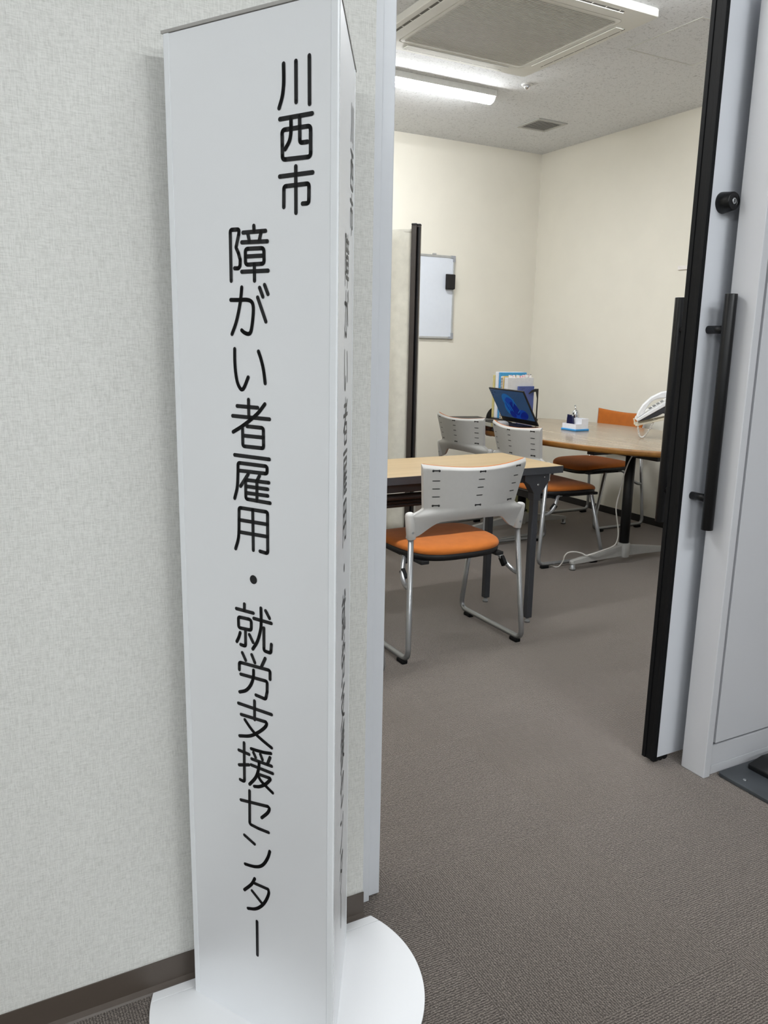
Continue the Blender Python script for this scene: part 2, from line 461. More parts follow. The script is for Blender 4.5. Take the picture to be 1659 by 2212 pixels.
batten('ceiling_light', 'added corridor fill batten at the far left end, out of frame', (-3.0, -.55, HC), 1.25, 'lamp_glow_corridor')  # extra unseen lamp, added to throw more light on the sign's front panel

# ---------------------------------------------------------------- the sign stand
SX, SY, SD, SH = .474, 1.288, .316, 1.637
Lv = Vector((SX-SD/2, SY)); Rv = Vector((SX+SD/2, SY)); Fv = Vector((SX, SY-SD*math.sqrt(3)/2))
sg = thing('sign_stand', 'tall white three-sided sign pillar with black vertical Japanese lettering beside the doorway', 'sign', (SX, 1.206, 0))
S0 = (SX, 1.206, 0)
def base_outline(r, yc, x_lim=None):
    cx, cy = .474, 1.206
    a = math.asin((yc-cy)/r)
    return [(cx+r*math.cos(t), cy+r*math.sin(t)) for t in [PI-a+(PI+2*a)*i/96 for i in range(97)]]
MB().prism(base_outline(.254, 1.2955), 0, .006, True).build('base_plate', 'base_white', sg, off=S0, bevel=.0008)
rr = math.sqrt(.254**2-(1.2963-1.206)**2); r2 = math.sqrt(.254**2-(1.3165-1.206)**2)
MB().prism([(.474-rr, 1.2963), (.474+rr, 1.2963), (.474+r2, 1.3165), (.474-r2, 1.3165)], 0, .006).build('base_rear_strip', 'base_white', sg, off=S0, bevel=.0008)
ctr = (Lv+Rv+Fv)/3
def inset_tri(d): return [p+(ctr-p).normalized()*d for p in (Lv, Fv, Rv)]
MB().prism([tuple(p) for p in inset_tri(.012)], .006, SH-.004).build('core', 'sign_edge', sg, off=S0)
for nm, P in (('corner_trim', Lv), ('corner_trim', Fv), ('corner_trim', Rv)):
    # rounded corner profile, 13 mm along each face
    others = [q for q in (Lv, Fv, Rv) if q is not P]
    d1, d2 = (others[0]-P).normalized(), (others[1]-P).normalized()
    a, b = P+d1*.013, P+d2*.013; cc = P+(ctr-P).normalized()*.004
    arc = [P+d1*.004*(1-t)**2+d2*.004*t*t for t in [i/6 for i in range(7)]]
    pts = [a]+arc+[b, P+(ctr-P).normalized()*.020]
    MB().prism([tuple(p) for p in pts], .006, SH-.002).build(nm, 'sign_edge', sg, off=S0)
faces = []
for A, B in ((Lv, Fv), (Fv, Rv), (Rv, Lv)):
    d = (B-A).normalized(); n = Vector((d.y, -d.x))
    if n.dot(ctr-A) > 0: n = -n
    p0, p1 = A+d*.0136, B-d*.0136
    MB().prism([tuple(p0-n*.0004), tuple(p1-n*.0004), tuple(p1-n*.006), tuple(p0-n*.006)], .006, SH-.003).build('sign_panel', 'sign_white', sg, off=S0)
    faces.append((A, d, n))
capo = [p+(p-ctr).normalized()*.002 for p in (Lv, Fv, Rv)]
MB().prism([tuple(p) for p in capo], SH-.002, SH+.003).build('top_cap', 'cap_grey', sg, off=S0, bevel=.0008)

# strokes of the lettering in millimetres on the panel (across, up)
STROKES = [
 ('s', [(225.3, 1562.3),(225.5, 1544.8),(224.8, 1533.3),(222.3, 1521.1),(217.1, 1508.7)]),
 ('p', [(246.0, 1562.5),(246.1, 1512.8)]),
 ('p', [(268.1, 1565.7),(268.4, 1507.7)]),
 ('p', [(218.3, 1494.7),(272.7, 1495.4)]),
 ('c', [(222.0, 1480.7),(270.2, 1480.6),(270.2, 1442.4),(222.4, 1443.0)]),
 ('s', [(237.3, 1493.6),(237.2, 1477.5),(234.7, 1466.0),(227.1, 1455.9)]),
 ('p', [(252.0, 1494.2),(252.2, 1461.4),(265.0, 1461.4)]),
 ('p', [(245.2, 1432.4),(245.2, 1372.9)]),
 ('p', [(217.3, 1421.8),(273.6, 1422.4)]),
 ('p', [(224.1, 1381.8),(224.6, 1408.5),(267.6, 1408.9),(267.1, 1383.9),(256.5, 1384.0)]),
 ('p', [(125.2, 1285.9),(125.2, 1357.1),(142.1, 1356.8),(141.4, 1350.4),(135.7, 1332.3),(140.2, 1324.1),(143.4, 1314.9),(142.8, 1306.5),(140.0, 1303.1),(132.3, 1303.4)]),
 ('p', [(169.8, 1360.2),(170.1, 1353.7)]),
 ('p', [(149.4, 1352.0),(191.3, 1352.3)]),
 ('p', [(158.2, 1350.9),(161.4, 1339.1)]),
 ('p', [(183.0, 1350.9),(179.7, 1340.3)]),
 ('p', [(146.8, 1338.8),(194.3, 1338.1)]),
 ('c', [(153.3, 1329.5),(187.8, 1329.3),(188.0, 1308.1),(153.2, 1307.6)]),
 ('p', [(153.8, 1319.0),(187.6, 1319.1)]),
 ('p', [(169.8, 1307.8),(169.7, 1285.1)]),
 ('p', [(145.9, 1298.1),(195.1, 1298.3)]),
 ('s', [(145.4, 1276.3),(143.5, 1262.8),(139.2, 1244.3),(132.9, 1225.6),(124.8, 1209.6)]),
 ('s', [(123.7, 1258.8),(138.6, 1258.6),(155.0, 1258.6),(163.9, 1255.5),(166.8, 1247.0),(165.3, 1230.0),(161.7, 1214.3),(156.8, 1210.2),(149.1, 1212.0),(144.0, 1215.3)]),
 ('p', [(175.2, 1261.7),(190.0, 1227.9)]),
 ('p', [(179.1, 1275.2),(184.9, 1262.7)]),
 ('p', [(188.3, 1278.9),(194.4, 1266.1)]),
 ('s', [(129.5, 1188.0),(129.3, 1170.0),(130.5, 1153.8),(133.7, 1139.0),(139.0, 1130.3),(143.4, 1129.0),(147.8, 1133.7),(155.0, 1147.3)]),
 ('s', [(175.4, 1185.3),(180.1, 1174.3),(184.6, 1158.6),(187.4, 1139.8)]),
 ('p', [(154.9, 1114.3),(155.1, 1087.8)]),
 ('p', [(132.2, 1103.7),(172.8, 1103.3)]),
 ('p', [(122.8, 1088.3),(195.0, 1087.7)]),
 ('s', [(186.4, 1109.4),(174.0, 1096.4),(160.2, 1085.9),(142.1, 1074.1),(123.3, 1063.9)]),
 ('p', [(151.1, 1074.4),(182.9, 1073.9),(182.9, 1043.6),(142.2, 1043.6),(142.2, 1070.3)]),
 ('p', [(142.8, 1059.7),(182.7, 1059.7)]),
 ('p', [(125.3, 1028.7),(193.8, 1028.0)]),
 ('p', [(132.4, 1005.3),(188.9, 1005.8),(189.4, 1017.0),(131.9, 1017.2),(131.7, 1007.1)]),
 ('s', [(131.8, 1013.3),(131.3, 999.2),(129.3, 978.6),(123.7, 960.9)]),
 ('p', [(152.1, 1001.7),(136.3, 981.3)]),
 ('p', [(146.5, 990.7),(146.5, 962.5),(194.5, 961.5)]),
 ('p', [(174.2, 1001.3),(169.3, 993.1)]),
 ('p', [(150.3, 992.2),(192.4, 992.5)]),
 ('p', [(169.1, 993.5),(168.6, 962.7)]),
 ('p', [(147.7, 982.2),(190.1, 982.3)]),
 ('p', [(147.5, 972.0),(190.0, 972.2)]),
 ('p', [(131.8, 928.1),(132.3, 947.0),(189.2, 947.2),(188.7, 882.1),(173.4, 883.4)]),
 ('s', [(131.8, 929.7),(131.1, 908.8),(129.2, 895.5),(123.6, 880.1)]),
 ('p', [(159.9, 946.8),(159.9, 883.2)]),
 ('p', [(133.6, 927.6),(189.0, 927.9)]),
 ('p', [(132.6, 908.2),(188.7, 908.7)]),
 ('d', [(159.2, 835.5)]),
 ('p', [(139.7, 791.8),(139.5, 781.4)]),
 ('p', [(122.6, 781.0),(157.9, 780.3)]),
 ('c', [(126.5, 767.9),(153.4, 768.4),(153.4, 750.6),(126.7, 749.8)]),
 ('s', [(129.8, 741.9),(127.0, 733.9),(122.3, 725.2)]),
 ('p', [(141.0, 749.2),(140.8, 720.9),(130.4, 721.8)]),
 ('p', [(149.1, 742.5),(156.5, 731.1)]),
 ('s', [(173.7, 791.5),(173.8, 770.0),(172.5, 755.9),(165.7, 735.2),(155.7, 719.8)]),
 ('p', [(158.8, 771.8),(194.2, 770.7)]),
 ('p', [(183.1, 789.1),(190.8, 778.3)]),
 ('p', [(179.1, 759.9),(178.8, 722.0),(192.7, 721.1),(194.0, 735.9)]),
 ('p', [(133.5, 708.5),(140.3, 697.2)]),
 ('p', [(153.3, 709.5),(159.6, 697.6)]),
 ('p', [(181.1, 709.7),(173.6, 694.7)]),
 ('p', [(126.5, 677.8),(126.8, 690.8),(190.7, 691.7),(190.5, 676.7)]),
 ('p', [(129.3, 670.6),(184.6, 671.7),(184.2, 653.7),(181.0, 640.3),(160.8, 642.3)]),
 ('s', [(156.7, 683.9),(155.8, 670.8),(150.1, 656.8),(139.8, 645.1),(126.3, 638.9)]),
 ('p', [(123.1, 618.3),(192.9, 617.1)]),
 ('p', [(157.7, 631.2),(157.3, 598.5)]),
 ('p', [(128.5, 599.8),(180.8, 601.0)]),
 ('s', [(179.7, 601.1),(182.5, 598.2),(178.5, 590.7),(165.2, 578.6),(147.2, 567.0),(124.4, 560.4)]),
 ('s', [(136.5, 592.7),(147.5, 581.9),(158.4, 573.9),(173.8, 566.4),(192.2, 559.0)]),
 ('p', [(133.7, 550.5),(133.1, 479.5),(123.7, 480.7)]),
 ('p', [(121.9, 534.1),(144.2, 532.9)]),
 ('p', [(122.0, 507.1),(143.4, 513.8)]),
 ('s', [(149.0, 544.5),(164.6, 545.1),(177.8, 546.3),(190.5, 548.7)]),
 ('p', [(153.8, 539.0),(158.1, 531.9)]),
 ('p', [(168.5, 540.3),(172.6, 532.3)]),
 ('p', [(188.7, 540.9),(183.1, 527.5)]),
 ('p', [(149.7, 526.5),(191.8, 526.5)]),
 ('p', [(148.4, 515.3),(193.8, 514.1)]),
 ('s', [(165.4, 524.8),(164.5, 514.2),(158.1, 496.1),(144.3, 478.6)]),
 ('p', [(161.6, 503.3),(187.8, 503.8)]),
 ('s', [(187.1, 503.9),(188.2, 501.1),(178.1, 489.7),(165.7, 481.5),(154.4, 478.1)]),
 ('s', [(162.7, 501.3),(168.2, 493.6),(178.1, 487.4),(193.4, 479.3)]),
 ('p', [(143.9, 466.5),(143.1, 404.7),(162.2, 403.1),(183.8, 403.6)]),
 ('p', [(124.4, 443.2),(183.4, 451.1)]),
 ('s', [(182.3, 451.1),(186.1, 448.2),(182.2, 439.1),(169.5, 425.7)]),
 ('p', [(130.8, 379.4),(152.8, 370.5)]),
 ('s', [(185.9, 369.3),(182.1, 357.1),(174.3, 342.7),(165.4, 333.4),(154.3, 328.1),(143.1, 325.6),(131.2, 324.2)]),
 ('s', [(152.3, 304.5),(144.6, 290.3),(128.4, 272.9)]),
 ('p', [(151.4, 295.1),(181.5, 295.8)]),
 ('s', [(181.0, 296.1),(182.7, 288.7),(176.5, 272.5),(166.4, 257.5),(152.8, 245.8),(135.7, 239.4)]),
 ('p', [(145.7, 278.1),(166.5, 263.4)]),
 ('p', [(155.7, 222.3),(155.5, 155.1)]),
]

def lettering(A, d, n):
    m = MB(); HW = 3.0
    def P(q): 
        p = A+d*q[0]*.001+n*.0002
        return (p.x, p.y, q[1]*.001)
    def disc(c, r, k=14): m.add([P((c[0]+r*math.cos(2*PI*i/k), c[1]+r*math.sin(2*PI*i/k))) for i in range(k)], [tuple(range(k))])
    for kind, pts in STROKES:
        if kind == 'd': disc(pts[0], 7.2, 28); continue
        q = [Vector((x, y, 0)) for x, y in pts]
        if kind == 's': q = catmull(q, 8)
        elif kind == 'c':
            mid = (q[0]+q[-1])/2; q = fillet([mid]+q+[mid], 5.0, 6)
        elif len(q) > 2: q = fillet(q, 4.0, 6)
        for i in range(len(q)-1):
            a, b = q[i], q[i+1]; t = (b-a)
            if t.length < 1e-6: continue
            t.normalize(); u = Vector((-t.y, t.x, 0))*HW
            m.add([P(a+u), P(a-u), P(b-u), P(b+u)], [(0, 1, 2, 3)])
        for p in q: disc(p, HW)
    return m.build('lettering', 'letter_black', sg, off=S0)
for k in (0, 1): lettering(*faces[k])

# ---------------------------------------------------------------- stacking chairs
def chair(name, label, loc, rotz, group):
    t = thing(name, label, 'chair', loc, rotz, group)
    # seat cushion
    def outline(a, hw, hd, e=3.6):
        c, s = math.cos(a), math.sin(a)
        x = math.copysign(abs(c)**(2/e), c)*hw; y = math.copysign(abs(s)**(2/e), s)*hd
        return x*(1-.05*max(0, -y/hd)), y
    N = 72; rings = [(0.02, .4455), (.3, .4455), (.55, .4445), (.75, .4420), (.88, .4385), (.95, .4340), (.985, .4285), (1.0, .4215), (1.0, .4135), (.985, .4095)]
    m = MB(); vs = []; cy = .030
    def zc(x, y, z, r): return z-.016*max(0, (y-.12)/.12)**2+.006*(abs(x)/.22)**2
    for r, z in rings:
        for i in range(N):
            x, y = outline(2*PI*i/N, .226, .222); x *= r; y = y*r+cy
            vs.append((x, y, zc(x, y, z, r)))
    fs = [(k*N+i, k*N+(i+1) % N, (k+1)*N+(i+1) % N, (k+1)*N+i) for k in range(len(rings)-1) for i in range(N)]
    fs += [tuple(range(N)), tuple(range(len(rings)*N-1, (len(rings)-1)*N-1, -1))]
    m.add(vs, fs, True).build('seat', 'orange_fabric', t)
    m = MB(); vs = []; prf = [(.990, .4110), (.990, .3960), (.965, .3860), (.90, .3810)]
    for r, z in prf:
        for i in range(N):
            x, y = outline(2*PI*i/N, .226, .222); x *= r; y = y*r+cy
            vs.append((x, y, zc(x, y, z, r)))
    fs = [(k*N+i, k*N+(i+1) % N, (k+1)*N+(i+1) % N, (k+1)*N+i) for k in range(len(prf)-1) for i in range(N)]
    fs += [tuple(range(N)), tuple(range(len(prf)*N-1, (len(prf)-1)*N-1, -1))]
    pan = m.add(vs, fs, True).build('seat_pan', 'pan_black', t)
    # backrest shell with its yoke
    def yl(z): return -.180-(z-.49)/.285*.052
    def ww(z):
        if z < .605: return .262-(.262-.209)*sstep(.572, .606, z)
        return .209+.027*(z-.605)/.17
    def zb(s): a = abs(s); return .553-.014*a*a-.049*sstep(.50, .88, a)
    def zt(s): return .758+.018*s*s
    def yb(s, z): return yl(z)-.048*(1-s*s)*sstep(.49, .60, z)
    S, T, TH = 56, 80, .014
    m = MB(); vs = []
    for lay in (0, 1):
        for j in range(T+1):
            for i in range(S+1):
                s = -1+2*i/S; tt = j/T
                z = zb(s)+(zt(s)-zb(s))*tt
                edge = -0.0115*max(0, (tt-.945)/.055)**1.3+.0025*sstep(.955, 1, abs(s))*(1-sstep(.90, .95, tt))
                vs.append((s*ww(z), yb(s, z)+(lay*TH if lay else -edge), z))
    W1 = S+1; K = W1*(T+1); fs = []
    for lay in (0, 1):
        for j in range(T):
            for i in range(S):
                a = lay*K+j*W1+i; fs.append((a, a+1, a+W1+1, a+W1))
    m.add(vs, fs, True)
    rim = [i for i in range(W1)]+[j*W1+S for j in range(1, T+1)]+[T*W1+i for i in range(S-1, -1, -1)]+[j*W1 for j in range(T-1, 0, -1)]
    m.add(vs, [(rim[i], rim[(i+1) % len(rim)], rim[(i+1) % len(rim)]+K, rim[i]+K) for i in range(len(rim))], False)
    for sg_ in (-1, 1):
        m.lathe((sg_*.2455, -.1785, .487), (sg_*.012, -.004, .1), [(.0165, 0), (.0175, .002), (.0185, .05), (.0180, .092), (.0155, .100), (.009, .104)], 24)
    sh = m.build('backrest', 'chair_white', t)
    for r, z0 in enumerate((.744, .713, .682, .651, .617)):
        for cxs in (-.80, 0, .80):
            z = z0+(.010*abs(cxs) if r == 0 else 0)-(0.004 if cxs == 0 and r == 4 else 0)
            hw = .0145; hh = .0019 if r in (1, 2, 3) else .0026
            x0 = cxs*ww(z); n = 8; up = []; dn = []
            for i in range(n+1):
                x = x0-hw+2*hw*i/n; s = x/ww(z); e = hh*(1 if i not in (0, n) else .45)
                if r in (0, 4) and (i < 2 or i > n-2): e *= 1.7
                dz = -.0015 if (r in (0, 4) and (i < 2 or i > n-2)) else 0
                up.append((x, yb(s, z)-.0007, z+e*.8)); dn.append((x, yb(s, z)-.0007, z-e+dz))
            MB().add(up+dn, [(i, i+1, n+2+i, n+1+i) for i in range(n)]).build('vent_slot', 'black_plastic', sh)
    for sg_ in (-1, 1):
        MB().lathe((sg_*.249, -.1785-.0165, .515), (0, -1, 0), [(.0055, 0), (.0055, .0022), (.004, .0030)], 16).build('screw', 'grey_plastic', sh)
    # orange pad on the front of the shell
    m = MB(); vs = []; S2, T2 = 40, 20
    for lay in (0, 1):
        for j in range(T2+1):
            for i in range(S2+1):
                s = -.965+1.93*i/S2; tt = j/T2
                z = .590+(zt(s)+.0012-.590)*tt
                e = min(1, (1-abs(s)/.965)*9)*min(1, tt*8)*min(1, (1-tt)*12)
                vs.append((s*ww(max(z, .61)), yb(s, z)+TH+(-.001 if not lay else .006+.011*math.sqrt(max(0, e))), z))
    W1 = S2+1; K = W1*(T2+1); fs = []
    for lay in (0, 1):
        for j in range(T2):
            for i in range(S2):
                a = lay*K+j*W1+i; fs.append((a, a+1, a+W1+1, a+W1))
    rim = [i for i in range(W1)]+[j*W1+S2 for j in range(1, T2+1)]+[T2*W1+i for i in range(S2-1, -1, -1)]+[j*W1 for j in range(T2-1, 0, -1)]
    fs += [(rim[i], rim[(i+1) % len(rim)], rim[(i+1) % len(rim)]+K, rim[i]+K) for i in range(len(rim))]
    m.add(vs, fs, True).build('back_pad', 'orange_fabric', t)
    # sled legs, brackets, feet
    for sg_ in (-1, 1):
        path = [(sg_*.2470, -.1790, .500), (sg_*.2700, -.2200, .0235), (sg_*.2700, .2300, .0235), (sg_*.2500, .135, .392)]
        lf = MB().tube(fillet(path, .040, 8), .0110, 16).build('sled_leg', 'silver_paint', t)
        for y, nm in ((-.175, 0), (.165, 1)):
            MB().box(sg_*.2700-.0125, sg_*.2700+.0125, y-.024, y+.024, 0, .016).build('foot_pad', 'black_rubber', lf, bevel=.004)
        br = catmull([(sg_*.2565, -.196, .300), (sg_*.2555, -.165, .302), (sg_*.2470, -.125, .322), (sg_*.226, -.088, .362), (sg_*.206, -.062, .386), (sg_*.196, -.030, .390)], 6)
        b = MB().tube(br, .0095, 14).build('seat_bracket', 'silver_paint', t)
        MB().obox((sg_*.236, -.112, .3325), (0, .5, .55), (1, 0, 0), (0, -.55, .5), .020, .008, .0135).build('bumper', 'black_rubber', b, bevel=.003)
        m = MB().obox((sg_*.175, .03, .384), (0, 1, 0), (1, 0, 0), (0, 0, 1), .20, .018, .007)
        m.build('seat_rail', 'pan_black', t, bevel=.002)
    return t
GR = 'white-backed orange office chairs'
ch = chair('office_chair', 'orange-seated chair with white slotted back, at the folding table in the doorway, nearest of all', (1.7235, 2.680, 0), 0, GR)
dup(ch, (1.043, 2.618, 0), 0, 'chair almost wholly hidden behind the left door jamb, only a steel sled corner showing', GR)
dup(ch, (3.015, 3.588, 0), -PI/2+math.radians(-3), 'white-backed chair at the near side of the oval table, in front of the laptop', GR)
dup(ch, (3.015, 4.180, 0), -PI/2+math.radians(4), 'white-backed chair at the near side of the oval table, before the closed laptop', GR)
dup(ch, (3.915, 4.150, 0), PI/2, 'chair facing the camera beyond the oval table, its orange backrest against the right wall', GR)

# ---------------------------------------------------------------- folding table
TF = (1.41, 2.855, 0)
ft = thing('folding_table', 'long light-oak folding table with dark grey edge behind the nearest chair', 'table', TF)
X0, X1, Y0, Y1, ZT = .51, 2.312, 2.632, 3.082, .700
def rrect(x0, x1, y0, y1, r, n=6):
    out = []
    for cx, cy, a0 in ((x1-r, y1-r, 0), (x0+r, y1-r, PI/2), (x0+r, y0+r, PI), (x1-r, y0+r, 1.5*PI)):
        out += [(cx+r*math.cos(a0+PI/2*i/n), cy+r*math.sin(a0+PI/2*i/n)) for i in range(n+1)]
    return out
MB().prism(rrect(X0+.003, X1-.003, Y0+.003, Y1-.003, .006), ZT-.027, ZT).build('tabletop', 'oak_top', ft, off=TF)
m = MB(); a = rrect(X0, X1, Y0, Y1, .009); b = rrect(X0+.003, X1-.003, Y0+.003, Y1-.003, .006); n = len(a)
z0, z1 = ZT-.030, ZT-.0005
m.add([(x, y, z0) for x, y in a]+[(x, y, z1) for x, y in a]+[(x, y, z1) for x, y in b]+[(x, y, z0) for x, y in b],
      [(r*n+i, r*n+(i+1) % n, ((r+1) % 4)*n+(i+1) % n, ((r+1) % 4)*n+i) for r in range(4) for i in range(n)])
m.build('edge_band', 'table_grey', ft, off=TF)
for y in (2.672, 3.042):
    MB().box(X0+.06, X1-.06, y-.014, y+.014, ZT-.066, ZT-.027).build('frame_rail', 'table_black', ft, bevel=.002, off=TF)
for x in (2.185, .637):
    s = 1 if x > 1 else -1
    for y in (2.6665, 3.0005 if x < 1 else 2.985):
        MB().box(x-.0145, x+.0145, y-.0145, y+.0145, .022, .60).build('leg', 'table_grey', ft, bevel=.003, off=TF)
        MB().lathe((x, y, 0), (0, 0, 1), [(.013, 0), (.0135, .009), (.009, .012), (.007, .024)], 20).build('leveller', 'grey_plastic', ft, off=TF)
        pl = [(x-s*.070, .672), (x+s*.062, .672), (x+s*.062, .640), (x+s*.040, .606), (x+s*.019, .582), (x+s*.019, .552), (x-s*.0185, .552), (x-s*.0185, .585), (x-s*.045, .625), (x-s*.070, .640)]
        k = MB(); nn = len(pl)
        k.add([(p[0], y-.019, p[1]) for p in pl]+[(p[0], y+.019, p[1]) for p in pl], [tuple(range(nn)), tuple(range(2*nn-1, nn-1, -1))]+[(i, (i+1) % nn, nn+(i+1) % nn, nn+i) for i in range(nn)])
        bk = k.build('hinge_bracket', 'table_grey', ft, bevel=.002, off=TF)
        for bx, bz, br_ in ((x+s*.002, .622, .0060), (x+s*.034, .654, .0042)): MB().lathe((bx, y-.019, bz), (0, -1, 0), [(br_, 0), (br_, .0015), (br_*.6, .003)], 16).build('rivet', 'steel', bk, off=TF)
    MB().box(x-.011, x+.011, 2.680, 2.986, .555, .585).build('crossbar', 'table_black', ft, bevel=.003, off=TF)
sh = MB()
for y, z in ((2.735, .566), (2.80, .566), (2.865, .566), (2.93, .566)):
    sh.tube([(X0+.16, y, z), (X1-.22, y, z)], .0075, 10)
for x in (.75, 1.41, 2.0): sh.tube([(x, 2.69, .60), (x, 2.70, .566), (x, 2.96, .566), (x, 3.02, .60)], .006, 8)
sh.tube([(X0+.16, 2.70, .607), (X1-.22, 2.70, .607)], .011, 10)
sh.build('under_shelf', 'table_black', ft, off=TF)

# ---------------------------------------------------------------- oval table
TO = (3.385, 3.70, 0)
ot = thing('oval_table', 'oval meeting table with glossy taupe woodgrain top and brown rounded edge', 'table', TO)
def oval(a, b, n=120, e=2.15):
    out = []
    for i in range(n):
        t = 2*PI*i/n; c, s = math.cos(t), math.sin(t)
        out.append((TO[0]+math.copysign(abs(c)**(2/e), c)*a, TO[1]+math.copysign(abs(s)**(2/e), s)*b))
    return out
OA, OB = .545, 1.0
MB().prism(oval(OA-.008, OB-.008), .672, .700).build('tabletop', 'taupe_top', ot, off=TO)
m = MB(); prf = [(.0085, .6998), (.004, .6990), (.001, .6960), (0, .690), (0, .680), (.002, .673), (.008, .668), (.030, .667), (.030, .672)]
n = 120; vs = []
for d, z in prf: vs += [(x, y, z) for x, y in oval(OA-d, OB-d)]
m.add(vs, [(k*n+i, k*n+(i+1) % n, (k+1)*n+(i+1) % n, (k+1)*n+i) for k in range(len(prf)-1) for i in range(n)], True)
m.build('edge_band', 'brown_edge', ot, off=TO)
MB().box(3.293, 3.343, 3.02, 4.40, .612, .672).build('apron_beam', 'black_plastic', ot, bevel=.002, off=TO)
for y in (3.235, 4.175):
    MB().box(3.318-.30, 3.318+.30, y-.028, y+.028, .635, .672).build('top_arm', 'black_plastic', ot, bevel=.003, off=TO)
    MB().tube([(3.318, y, .09), (3.318, y, .65)], .0275, 28).build('column', 'black_plastic', ot, off=TO)
    m = MB().lathe((3.318, y, .035), (0, 0, 1), [(.031, 0), (.034, .003), (.035, .080), (.032, .084)], 28)
    for s in (-1, 1):
        pts = []
        for q, hw, zt_, zb_ in ((.028, .021, .105, .045), (.15, .020, .088, .042), (.32, .018, .064, .036), (.378, .016, .055, .034), (.390, .010, .050, .036)):
            pts.append([(3.318+s*q, y-hw, zb_), (3.318+s*q, y+hw, zb_), (3.318+s*q, y+hw*.8, zt_), (3.318+s*q, y-hw*.8, zt_)])
        vs = [p for r in pts for p in r]
        fs = [(k*4+i, k*4+(i+1) % 4, k*4+4+(i+1) % 4, k*4+4+i) for k in range(len(pts)-1) for i in range(4)]+[(0, 1, 2, 3), tuple(range(len(vs)-4, len(vs)))]
        m.add(vs, fs)
    f = m.build('foot_base', 'foot_grey', ot, bevel=.003, off=TO)
    for s in (-1, 1):
        MB().lathe((3.318+s*.372, y, 0), (0, 0, 1), [(.017, 0), (.018, .010), (.014, .014), (.014, .042)], 20).build('leveller', 'silver_paint', f, off=TO)
MB().box(3.235, 3.285, 3.13, 3.17, .628, .667).build('cable_clip_box', 'grey_plastic', ot, bevel=.002, off=TO)

# ---------------------------------------------------------------- on the oval table
ZO = .700
# laptop, lid half lowered
LT = (2.985, 4.00, ZO)
lp = thing('laptop', 'open black laptop with its lid leaning forward, blue picture on the screen', 'laptop', LT)
w_ = Vector((.115, .993, 0)).normalized(); u_ = Vector((-.993, .115, 0)).normalized()
BR = Vector((3.110, 3.800, .735)); BL = BR+w_*.418
up = Vector((-.0229, .0024, .041)).normalized(); up = (up-w_*up.dot(w_)).normalized(); nrm = w_.cross(up).normalized()
if nrm.x > 0: nrm = -nrm
deck_c = (BR+BL)/2+u_*.135
MB().obox((deck_c.x, deck_c.y, ZO+.014), w_, u_, (0, 0, 1), .209, .142, .012).build('keyboard_deck', 'black_gloss', lp, bevel=.003, off=LT)
kb = MB()
for r in range(5):
    for c in range(14):
        p = deck_c-u_*(.085-r*.021)+w_*(-.172+c*.0265)
        kb.obox((p.x, p.y, ZO+.0272), w_, u_, (0, 0, 1), .0115, .0085, .0010)
kb.build('keyboard_keys', 'black_plastic', lp, off=LT)
for a in (-.18, .18):
    for b in (-.12, .12):
        p = deck_c+w_*a+u_*b; MB().lathe((p.x, p.y, ZO), (0, 0, 1), [(.006, 0), (.006, .003)], 12).build('rubber_foot', 'black_rubber', lp, off=LT)
lc = (BR+BL)/2+up*.1175+Vector((0, 0, -.004))
lid = MB().obox(lc-nrm*.004, w_, up, nrm, .209, .120, .0045).build('lid', 'black_plastic', lp, bevel=.002, off=LT)
def on_lid(a, b, d): return lc+w_*a+up*b+nrm*(.0006+d)
def screen_mat(name, rgb, k):
    n = NT(name); n.base(tuple(x*.25 for x in lin(rgb))); n.set(.25, spec=.4)
    n.b.inputs['Emission Color'].default_value = (*lin(rgb), 1); n.b.inputs['Emission Strength'].default_value = k
    M[name] = n.m
screen_mat('screen_navy', (38, 62, 92), .8); screen_mat('swirl_blue', (10, 50, 130), .8); screen_mat('swirl_light', (22, 84, 140), .8); screen_mat('swirl_deep', (6, 26, 104), .8); screen_mat('icon_dark', (14, 24, 44), .8)
scn = MB().add([on_lid(-.201, -.086, 0), on_lid(.201, -.086, 0), on_lid(.201, .113, 0), on_lid(-.201, .113, 0)], [(0, 1, 2, 3)]).build('display', 'screen_navy', lid, off=LT)
def blob(mm, cx, cy, rx, ry, rot, d):
    pts = []
    for i in range(28):
        a = 2*PI*i/28; x, y = rx*math.cos(a), ry*math.sin(a)
        pts.append(on_lid(cx+x*math.cos(rot)-y*math.sin(rot), min(.112, max(-.085, cy+x*math.sin(rot)+y*math.cos(rot))), d))
    mm.add(pts, [tuple(range(28))])
for k, (mt, L_) in enumerate((('swirl_light', [(.018, .026, .078, .058, .5), (.050, -.020, .050, .045, .3)]), ('swirl_blue', [(.012, .002, .064, .060, .9), (-.020, -.050, .085, .036, -.1), (-.085, -.052, .060, .034, -.3)]),
                              ('swirl_deep', [(-.020, -.012, .052, .040, .8), (-.100, -.060, .055, .026, -.4), (.030, -.058, .034, .026, .2)]),
                              ('swirl_light', [(.045, -.010, .030, .004, 1.2), (.020, -.008, .034, .004, 1.3), (.052, .018, .030, .004, .9), (-.03, .028, .036, .004, 2.2), (-.060, -.030, .030, .003, 2.6)]),
                              ('icon_dark', [(.185, .10, .006, .004, 0), (.185, .085, .006, .004, 0), (.168, .10, .006, .004, 0), (.185, .07, .006, .004, 0), (.150, .092, .006, .004, 0)]))):
    b = MB()
    for q in L_: blob(b, *q, .0003*(k+1))
    b.build('screen_shape', mt, scn, off=LT)
